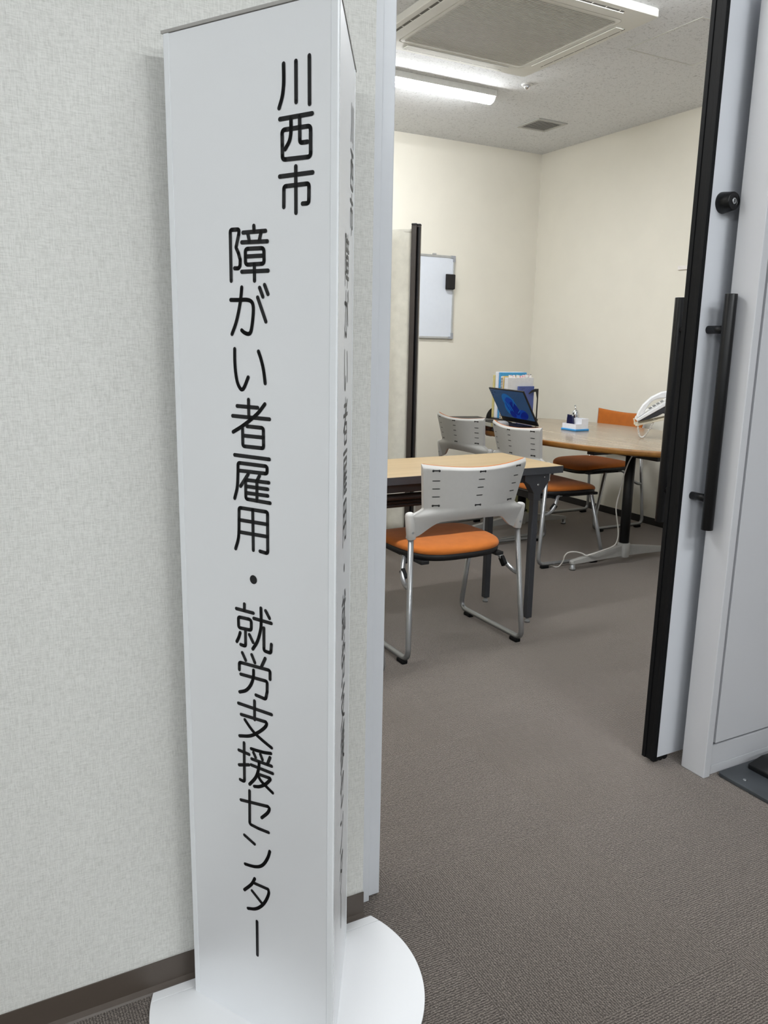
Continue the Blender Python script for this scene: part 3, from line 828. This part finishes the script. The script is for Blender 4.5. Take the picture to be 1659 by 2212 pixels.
# mouse on the palm rest
mo = MB(); vs = []
for r, z in ((1, 0), (1, .010), (.93, .020), (.75, .028), (.45, .033), (.05, .034)):
    for i in range(28):
        a = 2*PI*i/28; vs.append((r*.050*math.cos(a), r*.030*math.sin(a), z))
mo.add(vs, [(k*28+i, k*28+(i+1) % 28, k*28+28+(i+1) % 28, k*28+28+i) for k in range(5) for i in range(28)]+[tuple(range(27, -1, -1)), tuple(range(140, 168))], True)
mo = mo.build('computer_mouse', 'grey_plastic'); mo.location = (2.915, 3.90, ZO+.0265)
tag(mo, 'small grey computer mouse on the laptop, just showing above the near chair back', 'mouse')
# closed black case
CC = (3.045, 4.42, ZO)
cc = thing('closed_laptop', 'closed black laptop lying flat on the oval table at the left of the open one', 'laptop', CC, math.radians(-12))
MB().box(-.115, .115, -.150, .150, .003, .016).build('body', 'black_plastic', cc, bevel=.003)
MB().box(-.115, .115, -.150, .150, .0175, .026).build('lid', 'black_plastic', cc, bevel=.003)
MB().tube([(.112, -.13, .016), (.112, .13, .016)], .006, 12).build('hinge', 'black_gloss', cc)
for a in (-.1, .1):
    for b in (-.13, .13): MB().lathe((a, b, 0), (0, 0, 1), [(.006, 0), (.006, .003)], 12).build('rubber_foot', 'black_rubber', cc)
# file rack with documents: local x across the fan, y depth
FR = (3.455, 4.46, ZO); FA = math.radians(-1)
fr = thing('file_rack', 'black curved file rack holding upright folders behind the laptop', 'file rack', FR, FA)
MB().box(-.13, .13, -.075, .155, 0, .008).build('rack_base', 'black_plastic', fr, bevel=.002)
m = MB(); pts = [(.128, .008), (.128, .216), (.098, .216), (.070, .205), (.045, .185), (.050, .180), (.075, .192), (.108, .196), (.120, .150), (.119, .008)]
n = len(pts); m.add([(a, -.066, b) for a, b in pts]+[(a, -.062, b) for a, b in pts], [tuple(range(n)), tuple(range(2*n-1, n-1, -1))]+[(i, (i+1) % n, n+(i+1) % n, n+i) for i in range(n)])
m.build('divider', 'black_plastic', fr)
for y, x0, x1, hh in ((-.030, -.130, -.06, .095), (.142, -.155, -.06, .085)):
    pts = [(x1, .0)]+[(x1-(x1-x0)*math.sin(PI/2*i/12), hh*math.cos(PI/2*i/12)) for i in range(13)]
    m = MB(); n = len(pts); m.add([(a, y-.002, b) for a, b in pts]+[(a, y+.002, b) for a, b in pts], [tuple(range(n)), tuple(range(2*n-1, n-1, -1))]+[(i, (i+1) % n, n+(i+1) % n, n+i) for i in range(n)])
    m.build('divider', 'black_plastic', fr)
def in_rack(name, label, cat, mat, x0, x1, y0, y1, z1, bev=.002):
    o = MB().box(x0, x1, y0, y1, .0085, z1).build(name, mat, bevel=bev)
    o.location = FR; o.rotation_euler = (0, 0, FA)
    return tag(o, label, cat, 'documents in the file rack')
in_rack('folder', 'olive-yellow folder, leftmost in the file rack', 'folder', 'file_yellow', -.115, .100, .118, .137, .302)
in_rack('clear_folder', 'white and clear plastic folder beside the olive-yellow one in the rack', 'folder', 'file_white', -.110, .108, .083, .114, .324)
in_rack('folder', 'bright blue folder, tallest behind the tan notebook', 'folder', 'file_blue', -.105, .112, .055, .079, .322)
nb = thing('ring_notebook', 'tan notebook with punched white ring edge, in front of the blue folder', 'notebook', FR, FA, 'documents in the file rack')
MB().box(-.100, .098, .030, .051, .0085, .298).build('cover', 'file_tan', nb, bevel=.001)
MB().box(-.112, -.100, .036, .045, .0085, .296).build('punched_edge', 'paper', nb)
m = MB()
for i in range(26): m.box(-.1126, -.104, .0352, .0458, .016+i*.0106, .0205+i*.0106)
m.build('binding_ring', 'black_plastic', nb)
gf = thing('document_file', 'pale grey document file with pink tabs and papers sticking out on top', 'file', FR, FA, 'documents in the file rack')
MB().box(-.100, .118, -.018, .022, .0085, .290).build('cover', 'file_grey', gf, bevel=.002)
m = MB()
for i in range(16):
    a = -.075+i*.0115; m.obox((a+random.uniform(-.004, .004), -.008+random.uniform(0, .022), .293+random.uniform(0, .008)), (1, 0, random.uniform(-.3, .3)), (0, 1, 0), (0, 0, 1), .009, .0012, .008)
m.build('paper_tabs', 'paper', gf)
m = MB()
for i in range(9):
    a = -.065+i*.02; m.obox((a+random.uniform(-.004, .004), -.010+random.uniform(0, .024), .294+random.uniform(0, .008)), (1, 0, random.uniform(-.3, .3)), (0, 1, 0), (0, 0, 1), .006, .0012, .006)
m.build('pink_tabs', 'tab_pink', gf)
m = MB()
for a in (.05, .085, .108): m.obox((a, .012, .298), (1, 0, .3), (0, 1, 0), (0, 0, 1), .010, .0012, .010)
m.build('navy_tabs', 'navy', gf)
bk = in_rack('booklet', 'small blue-violet booklet at the front of the file rack', 'booklet', 'booklet_blue', -.020, .110, -.040, -.024, .232, .001)
MB().box(.0, .030, -.0404, -.0399, .216, .2175).build('title_mark', 'skirt_dark', bk); 
MB().box(.0, .016, -.0404, -.0399, .208, .2095).build('title_mark', 'skirt_dark', bk)
# pen tray
PT = (3.383, 3.778, ZO)
pt = thing('pen_stand', 'white desk organiser with a blue bottom, in the middle of the oval table', 'pen stand', PT, math.radians(1))
MB().box(-.056, .056, -.066, .066, 0, .013).build('bottom_tray', 'tray_blue', pt, bevel=.004)
m = MB()
def open_box(m, x0, x1, y0, y1, z0, z1, t=.0025):
    m.box(x0, x1, y0, y0+t, z0, z1); m.box(x0, x1, y1-t, y1, z0, z1); m.box(x0, x0+t, y0+t, y1-t, z0, z1); m.box(x1-t, x1, y0+t, y1-t, z0, z1); m.box(x0+t, x1-t, y0+t, y1-t, z0, z0+t)
open_box(m, -.050, -.004, -.060, .060, .013, .043)
m.build('low_compartment', 'tray_white', pt)
m = MB(); open_box(m, -.004, .050, -.060, .002, .013, .074); m.build('tall_compartment', 'tray_white', pt)
m = MB(); open_box(m, -.004, .050, .002, .060, .013, .074); m.build('tall_compartment', 'tray_white', pt)
def stapler(label, x, y, tilt, hgt, wd):
    o = thing('stapler', label, 'stapler', (PT[0]+x, PT[1]+y, ZO+.0157), 0, 'tools in the desk organiser')
    u = Vector((0, math.sin(tilt), math.cos(tilt))); v = Vector((0, math.cos(tilt), -math.sin(tilt)))
    m = MB(); pts = []
    for a, b in ((0, -wd), (0, wd), (hgt*.62, wd*.85), (hgt*.86, wd*.55), (hgt, .2*wd), (hgt*.97, -.3*wd), (hgt*.85, -.8*wd), (hgt*.5, -wd)): pts.append(u*a+v*b+Vector((0, 0, .0)))
    lo = min(p.z for p in pts); n = len(pts)
    m.add([(-.008, p.y, p.z-lo) for p in pts]+[(.008, p.y, p.z-lo) for p in pts], [tuple(range(n)), tuple(range(2*n-1, n-1, -1))]+[(i, (i+1) % n, n+(i+1) % n, n+i) for i in range(n)])
    m.build('handle', 'navy', o, bevel=.003)
    p = u*(hgt*.86)
    MB().obox((0, p.y, p.z-lo+.004), (1, 0, 0), v, u, .0065, .010, .007).build('metal_head', 'chrome', o, bevel=.002)
stapler('dark navy stapler standing at the left in the white desk organiser', -.022, .034, .04, .082, .014)
stapler('navy stapler leaning in the middle of the white desk organiser', -.020, .004, .16, .080, .014)
hp = thing('hole_punch', 'shiny chrome hand tool with a ring on top, in the desk organiser', 'hole punch', (PT[0]+.022, PT[1]+.028, ZO+.0157), 0, 'tools in the desk organiser')
MB().lathe((0, 0, 0), (0, 0, 1), [(.018, 0), (.021, .03), (.022, .075), (.021, .09), (.016, .102), (.008, .108)], 24).build('body', 'chrome', hp)
MB().tube([(0, 0, .106), (0, .003, .118), (0, .006, .126)], .004, 12).build('stem', 'chrome', hp)
MB().tube([(0, .008+.005*math.cos(a), .131+.005*math.sin(a)) for a in [2*PI*i/16 for i in range(16)]], .0025, 8, closed=True).build('ring', 'chrome', hp)

# ---------------------------------------------------------------- phone and its arm
pa = thing('phone_arm', 'cream swing arm carrying the white desk phone above the oval table', 'phone arm', (3.672, 3.155, ZO))
A0 = (3.672, 3.155, ZO)
MB().lathe((3.672, 3.155, ZO), (0, 0, 1), [(.045, 0), (.045, .010), (.018, .014), (.014, .09), (.014, .135)], 24).build('post', 'arm_beige', pa, off=A0)
HD = Vector((.76, -.65, 0)).normalized(); EY = Vector((.65, .76, 0)).normalized(); EZ = Vector((0, 0, 1))
e1 = (HD*.966+EZ*.259).normalized(); e3 = (EZ*.966-HD*.259).normalized()
p0 = Vector((3.458, 3.352, .777))
for y in (-.045, .045):
    c = p0+EY*y+e1*.13
    MB().obox(c, e1, EY, e3, .14, .006, .0065).build('bracket_bar', 'arm_beige', pa, bevel=.002, off=A0)
c = p0+e1*.005; MB().obox(c, e1, EY, e3, .007, .052, .0075).build('front_lip', 'arm_beige', pa, bevel=.002, off=A0)
MB().obox(c+e3*.018-e1*.012, e1, EY, e3, .003, .016, .016).build('front_stop', 'arm_beige', pa, bevel=.001, off=A0)
c = p0+e1*.262; MB().obox(c, e1, EY, e3, .020, .060, .009).build('arm_joint', 'arm_beige', pa, bevel=.002, off=A0)
PH = (3.46, 3.352, .80)
ph = thing('desk_phone', 'white desk telephone on the cream arm, half hidden by the black door edge', 'telephone', PH)
ang = math.radians(33); f1 = HD*math.cos(ang)+EZ*math.sin(ang); f3 = EZ*math.cos(ang)-HD*math.sin(ang)
o0 = Vector((3.468, 3.352, .802))
def side(m, prof, y0, y1):
    n = len(prof); P = [o0+f1*a+f3*b for a, b in prof]
    return m.add([p+EY*(y0-3.345) for p in P]+[p+EY*(y1-3.345) for p in P], [tuple(range(n)), tuple(range(2*n-1, n-1, -1))]+[(i, (i+1) % n, n+(i+1) % n, n+i) for i in range(n)])
side(MB(), [(-.012, .006), (.0, .000), (.26, .0), (.26, .020), (.20, .022), (.05, .019), (.0, .016)], 3.265, 3.425).build('body', 'phone_white', ph, bevel=.003, off=PH)
side(MB(), [(-.006, -.001), (.255, -.001), (.250, -.050), (.17, -.050), (.14, -.042), (.13, -.030), (.09, -.028), (.05, -.020)], 3.270, 3.420).build('underside', 'phone_dark', ph, bevel=.002, off=PH)
hp_ = [(.0, .017), (.045, .020), (.052, .030)]+[(.060+.125*t, .036+.022*math.sin(PI*t)) for t in [i/10 for i in range(11)]]+[(.195, .028), (.240, .022), (.245, .040), (.22, .062), (.18, .078), (.12, .082), (.06, .068), (.02, .045), (.0, .028)]
side(MB(), hp_, 3.272, 3.318).build('handset', 'phone_white', ph, bevel=.006, off=PH)
kp = MB()
for i in range(4):
    for j in range(3):
        c = o0+f1*(.09+i*.024)+f3*.022; kp.obox(c+EY*j*.022, f1, EY, f3, .008, .007, .003)
kp.build('keypad', 'grey_plastic', ph, bevel=.001, off=PH)
cd = catmull([o0-EY*.05+HD*a+EZ*b for a, b in ((.002, .010), (-.004, -.020), (.002, -.055), (.010, -.085), (.022, -.0955), (.036, -.090), (.056, -.060), (.074, -.020), (.084, .010))], 24)
coil = []
for i, p in enumerate(cd):
    a = i*1.15; t = (cd[min(i+1, len(cd)-1)]-cd[max(0, i-1)]).normalized(); u = t.cross(EY).normalized(); v = t.cross(u)
    coil.append(p+(u*math.cos(a)+v*math.sin(a))*.0032)
MB().tube(coil, .0026, 7).build('coil_cord', 'cord_white', ph, off=PH)

# ---------------------------------------------------------------- cable, bin, whiteboard, folding screen
cb = MB().tube(catmull([(3.290, 3.165, .640), (3.279, 3.195, .613), (3.246, 3.20, .532), (3.217, 3.20, .418), (3.202, 3.20, .341), (3.211, 3.20, .287), (3.228, 3.20, .22), (3.234, 3.200, .166), (3.224, 3.205, .125), (3.185, 3.205, .108), (3.12, 3.205, .096), (3.08, 3.205, .088), (3.050, 3.215, .080), (3.035, 3.228, .074), (3.012, 3.24, .086), (2.975, 3.25, .096), (2.936, 3.262, .094), (2.918, 3.27, .076), (2.915, 3.28, .040), (2.900, 3.30, .006), (2.885, 3.34, .0045), (2.91, 3.38, .0045), (3.0, 3.36, .0045), (3.09, 3.32, .0045)], 8), .0036, 8).build('power_cable', 'cord_white')
tag(cb, 'thin white cable running down from the oval table edge and looping over its grey foot', 'cable')
def dotted_bin():
    n = NT('bin_pattern'); v = n.n('ShaderNodeTexVoronoi'); n.l(n.coord((28, 28, 20)), v.inputs['Vector']); v.inputs['Scale'].default_value = 1.0
    n.base(n.ramp(v.outputs['Distance'], [(0.16, lin((84, 98, 52))), (0.30, lin((208, 208, 158)))])); n.set(.6); M['bin_pattern'] = n.m
dotted_bin()
BN = (3.47, 4.40, 0)
bn = thing('waste_bin', 'pale yellow-green patterned waste bin under the far end of the oval table', 'bin', BN)
MB().lathe(BN, (0, 0, 1), [(.085, 0), (.092, .006), (.112, .235), (.115, .24), (.112, .241), (.108, .236), (.088, .012)], 36).build('body', 'bin_pattern', bn, off=BN)
MB().tube([(BN[0]+.1135*math.cos(a), BN[1]+.1135*math.sin(a), .239) for a in [2*PI*i/36 for i in range(36)]], .004, 8, closed=True).build('rim', 'bin_green', bn, off=BN)
WB = (3.007, YB, 1.551)
wb = thing('whiteboard', 'white board in an aluminium frame hung on the back wall', 'whiteboard', WB)
MB().box(2.557, 3.457, YB-.014, YB-.002, 1.246, 1.857).build('writing_surface', 'wb_white', wb, off=WB)
m = MB()
m.box(2.557, 3.457, YB-.019, YB-.001, 1.246, 1.262); m.box(2.557, 3.457, YB-.019, YB-.001, 1.841, 1.857); m.box(2.557, 2.573, YB-.019, YB-.001, 1.262, 1.841); m.box(3.441, 3.457, YB-.019, YB-.001, 1.262, 1.841)
m.build('frame', 'alu', wb, bevel=.002, off=WB)
for x, sx in ((2.555, 1), (3.459, -1)):
    for z, sz in ((1.244, 1), (1.859, -1)):
        pts = [(x, z), (x+sx*.040, z), (x+sx*.040, z+sz*.020), (x+sx*.020, z+sz*.020), (x+sx*.020, z+sz*.046), (x, z+sz*.046)]
        m = MB(); n = len(pts); m.add([(a, YB-.022, b) for a, b in pts]+[(a, YB-.0005, b) for a, b in pts], [tuple(range(n)), tuple(range(2*n-1, n-1, -1))]+[(i, (i+1) % n, n+(i+1) % n, n+i) for i in range(n)])
        m.build('corner_cap', 'corner_grey', wb, bevel=.002, off=WB)
for x in (2.74, 3.275):
    MB().box(x-.014, x+.014, YB-.020, YB-.001, 1.856, 1.868).build('hanging_hook', 'alu', wb, bevel=.003, off=WB)
er = thing('board_eraser', 'black felt magnetic eraser on the right edge of the whiteboard', 'eraser', (3.409, YB-.020, 1.667))
MB().box(-.036, .036, -.014, -.001, -.056, .056).build('felt', 'eraser_black', er, bevel=.004)
MB().box(-.034, .034, -.034, -.014, -.054, .054).build('grip', 'eraser_black', er, bevel=.006)

FS = (2.196, 3.75, 0)
fs = thing('folding_screen', 'cream fabric folding screen with dark brown posts standing left in the room', 'screen', FS)
dA = Vector((-.77, .64, 0)).normalized(); dB = Vector((.510, .860, 0)).normalized()
def post(p, nm='post', hgt=1.80):
    m = MB(); m.obox((p.x, p.y, .06+(hgt-.06)/2), dA if nm else dB, Vector((-dA.y, dA.x, 0)), (0, 0, 1), .0135, .016, (hgt-.06)/2)
    o = m.build('post', 'screen_brown', fs, bevel=.004, off=FS)
    MB().obox((p.x, p.y, hgt+.003), dA, Vector((-dA.y, dA.x, 0)), (0, 0, 1), .014, .0165, .005).build('post_cap', 'screen_black', o, bevel=.003, off=FS)
    return o
pA0 = Vector((FS[0]-.014, FS[1]-.006, 0)); pB0 = Vector((FS[0]+.012, FS[1]-.002, 0))
pA1 = pA0+dA*.90; pB1 = pB0+dB*.78
for p in (pA0, pB0, pA1, pB1): post(p)
MB().box(FS[0]-.004, FS[0]+.003, FS[1]-.030, FS[1]-.014, .08, 1.79).build('hinge_groove', 'screen_black', fs, off=FS)
def drape(a, b, amp):
    d = (b-a); L = d.length; d.normalize(); nn = Vector((-d.y, d.x, 0)); N, K = 60, 24; vs = []
    for j in range(K+1):
        z = .165+(1.782-.165)*j/K
        for i in range(N+1):
            t = i/N; k = amp*(1-.45*j/K)*math.sin(2*PI*(t*4.2)+.6*math.sin(j*.21))*min(1, t*9, (1-t)*9)
            sag = -.010*math.sin(PI*t)*(j/K)**6
            p = a+d*(L*t)+nn*k; vs.append((p.x, p.y, z+sag))
    W1 = N+1; n0 = len(vs); vs += [(x+nn.x*.0025, y+nn.y*.0025, z) for x, y, z in vs]
    f = []
    for o in (0, n0):
        f += [(o+j*W1+i, o+j*W1+i+1, o+j*W1+W1+i+1, o+j*W1+W1+i) for j in range(K) for i in range(N)]
    rim = [i for i in range(W1)]+[j*W1+N for j in range(1, K+1)]+[K*W1+i for i in range(N-1, -1, -1)]+[j*W1 for j in range(K-1, 0, -1)]
    f += [(rim[i], rim[(i+1) % len(rim)], rim[(i+1) % len(rim)]+n0, rim[i]+n0) for i in range(len(rim))]
    return MB().add(vs, f, True).build('fabric_panel', 'curtain', fs, off=FS)
drape(pA0+dA*.016, pA1-dA*.016, .017); drape(pB0+dB*.018, pB1-dB*.018, .026)
for p in (pA0, pB0): MB().lathe((p.x, p.y, 0), (0, 0, 1), [(.013, 0), (.014, .006), (.010, .010), (.008, .062)], 16).build('glide', 'screen_black', fs, off=FS)
for p, d in ((pA1, dA), (pB1, dB)):
    n = Vector((-d.y, d.x, 0)).normalized()
    f = MB().obox((p.x, p.y, .052), n, d, (0, 0, 1), .17, .015, .012).build('foot_bar', 'screen_black', fs, bevel=.003, off=FS)
    for s in (-1, 1):
        q = p+n*.155*s; MB().cyl((q.x-d.x*.009, q.y-d.y*.009, .020), (q.x+d.x*.009, q.y+d.y*.009, .020), .020, 20).build('castor', 'black_rubber', f, off=FS)
for a, b in ((pA0, pA1), (pB0, pB1)):
    MB().tube([(a.x, a.y, .155), (b.x, b.y, .155)], .008, 10).build('bottom_rail', 'screen_brown', fs, off=FS)
    MB().tube([(a.x, a.y, 1.768), (b.x, b.y, 1.768)], .005, 10).build('top_rail', 'curtain', fs, off=FS)
wp = MB().box(XR-.012, XR-.0005, 3.60, 3.855, 1.704, 1.728).build('wall_rail', 'paper', bevel=.001)
tag(wp, 'short white strip on the right wall, mostly hidden by the black door edge', 'wall strip')

# ---------------------------------------------------------------- on the ceiling
AX0, AX1, AY0, AY1 = 1.945, 2.905, 2.880, 3.835; ax, ay = (AX0+AX1)/2, (AY0+AY1)/2
AC = (ax, ay, HC)
ac = thing('air_conditioner', 'square white ceiling cassette air conditioner with a slatted grille', 'air conditioner', AC)
def ring(m, r0, r1):
    """flat ring between two rounded squares given as (half, radius, z)"""
    a = [(ax+x, ay+y, r0[2]) for x, y in rrect(-r0[0], r0[0], -r0[0], r0[0], r0[1])]; b = [(ax+x, ay+y, r1[2]) for x, y in rrect(-r1[0], r1[0], -r1[0], r1[0], r1[1])]
    n = len(a); m.add(a+b, [(i, (i+1) % n, n+(i+1) % n, n+i) for i in range(n)], False)
m = MB(); hw = (AX1-AX0)/2
lv = [(hw-.004, .014, HC), (hw-.003, .014, HC-.003), (hw, .016, HC-.005), (hw, .016, HC-.032), (hw-.003, .016, HC-.035), (hw-.028, .012, HC-.0355), (hw-.100, .012, HC-.0365), (hw-.104, .03, HC-.0365), (hw-.107, .03, HC-.032), (hw-.110, .03, HC-.0365), (hw-.125, .03, HC-.038), (hw-.128, .01, HC-.032), (hw-.128, .01, HC-.020)]
for a, b in zip(lv, lv[1:]): ring(m, a, b)
m.build('panel', 'ac_white', ac, off=AC)
hg = hw-.128
MB().box(ax-hg, ax+hg, ay-hg, ay+hg, HC-.022, HC-.018).build('grille_back', 'ac_dark', ac, off=AC)
g = MB(); ns = 58
for i in range(ns):
    y = ay-hg+.006+(2*hg-.012)*i/(ns-1)
    g.box(ax-hg, ax+hg, y-.0034, y+.0034, HC-.0365, HC-.027)
for x in (ax-hg*.5, ax, ax+hg*.5): g.box(x-.003, x+.003, ay-hg, ay+hg, HC-.034, HC-.022)
for s in (-1, 1): g.box(ax-hg, ax+hg, ay+s*(hg-.004)-.004, ay+s*(hg-.004)+.004, HC-.036, HC-.022)
for s in (-1, 1): g.box(ax+s*(hg-.004)-.004, ax+s*(hg-.004)+.004, ay-hg, ay+hg, HC-.036, HC-.022)
g.build('grille', 'ac_slat', ac, off=AC)
for k in range(4):
    R4 = Matrix.Rotation(k*PI/2, 4, 'Z')
    def P4(x, y, z): v = R4 @ Vector((x, y, 0)); return (v.x, v.y, z-HC)
    def slab(x0, x1, y0, y1, za0, za1, th):
        vs = [P4(x0, y0, za0), P4(x1, y0, za0), P4(x0, y1, za1), P4(x1, y1, za1)]; vs += [(x, y, z-th) for x, y, z in vs]
        return MB().add(vs, [(0, 1, 3, 2), (4, 5, 7, 6), (0, 1, 5, 4), (2, 3, 7, 6), (0, 2, 6, 4), (1, 3, 7, 5)])
    slab(-.300, .300, -hw+.0300, -hw+.0440, HC-.0358, HC-.0366, .0010).build('air_outlet', 'ac_dark', ac)
    v = MB()
    slab(-.305, .305, -hw+.0425, -hw+.090, HC-.0366, HC-.0372, .0040).build('louver_flap', 'ac_white', ac, bevel=.001)
    for q in range(8):
        x = -.275+q*.0786; mm = slab(x-.002, x+.002, -hw+.0305, -hw+.0435, HC-.0360, HC-.0368, .0020); v.add(mm.v, mm.f)
    v.build('outlet_vane', 'ac_white', ac)
VT = (3.684, 4.646, HC)
vt = thing('ceiling_vent', 'small square slatted vent in the ceiling near the back corner', 'vent', VT)
m = MB(); a_, b_ = .122, .098
m.box(-a_, a_, -a_, -b_, -.008, 0); m.box(-a_, a_, b_, a_, -.008, 0); m.box(-a_, -b_, -b_, b_, -.008, 0); m.box(b_, a_, -b_, b_, -.008, 0)
m.build('frame', 'vent_grey', vt, bevel=.002)
MB().box(-b_, b_, -b_, b_, -.0015, -.0005).build('duct_back', 'vent_dark', vt)
m = MB()
for i in range(9): m.obox((0, -b_+.012+i*.0215, -.006), (1, 0, 0), (0, .98, .2), (0, -.2, .98), b_, .0068, .0009)
m.build('slats', 'vent_grey', vt)
sd = thing('heat_detector', 'tiny chrome sprinkler head on the ceiling by the air conditioner', 'sprinkler', (3.068, 4.022, HC))
MB().lathe((0, 0, 0), (0, 0, -1), [(.034, 0), (.034, .003), (.026, .005)], 28).build('escutcheon', 'lamp_white', sd)
MB().lathe((0, 0, -.005), (0, 0, -1), [(.020, 0), (.020, .010), (.017, .016), (.012, .022), (.006, .023)], 24).build('head', 'chrome', sd)
HT = (3.368, 3.078, HC)
ht = thing('ceiling_hatch', 'square inspection hatch flush in the ceiling, framed by a thin line', 'hatch', HT)
m = MB(); a_, b_ = .236, .228
m.box(-a_, a_, -a_, -b_, -.003, 0); m.box(-a_, a_, b_, a_, -.003, 0); m.box(-a_, -b_, -b_, b_, -.003, 0); m.box(b_, a_, -b_, b_, -.003, 0)
m.build('frame', 'hatch_frame', ht, bevel=.0008)
MB().box(-b_+.002, b_-.002, -b_+.002, b_-.002, -.0015, 0).build('hatch_panel', 'fissured_ceiling', ht)

# ---------------------------------------------------------------- stand base at the right edge
SB = (2.08, 1.16, 0)
sb = thing('stand_base', 'dark grey flat stand base with a black foot block on the carpet by the partition', 'stand base', SB)
MB().prism(rrect(1.860, 2.32, .93, 1.382, .012), .002, .013).build('base_plate', 'stand_grey', sb, bevel=.002, off=SB)
q = [(1.955, 1.105), (2.26, 1.105), (2.26, 1.355), (1.955, 1.355)]; qi = [(1.985, 1.13), (2.235, 1.13), (2.235, 1.335), (1.985, 1.335)]
MB().add([(*p, .013) for p in q]+[(*p, .028) for p in q]+[(*p, .058) for p in qi], [(0, 1, 2, 3), (8, 9, 10, 11)]+[(r*4+i, r*4+(i+1) % 4, r*4+4+(i+1) % 4, r*4+4+i) for r in range(2) for i in range(4)]).build('foot_block', 'stand_black', sb, bevel=.003, off=SB)
MB().lathe((1.893, 1.315, .013), (0, 0, 1), [(.006, 0), (.006, .0012), (.004, .0020)], 20).build('rivet', 'steel', sb, off=SB)
for x in (1.90, 2.28):
    for y in (.97, 1.345): MB().lathe((x, y, 0), (0, 0, 1), [(.008, 0), (.008, .002)], 12).build('rubber_foot', 'black_rubber', sb, off=SB)
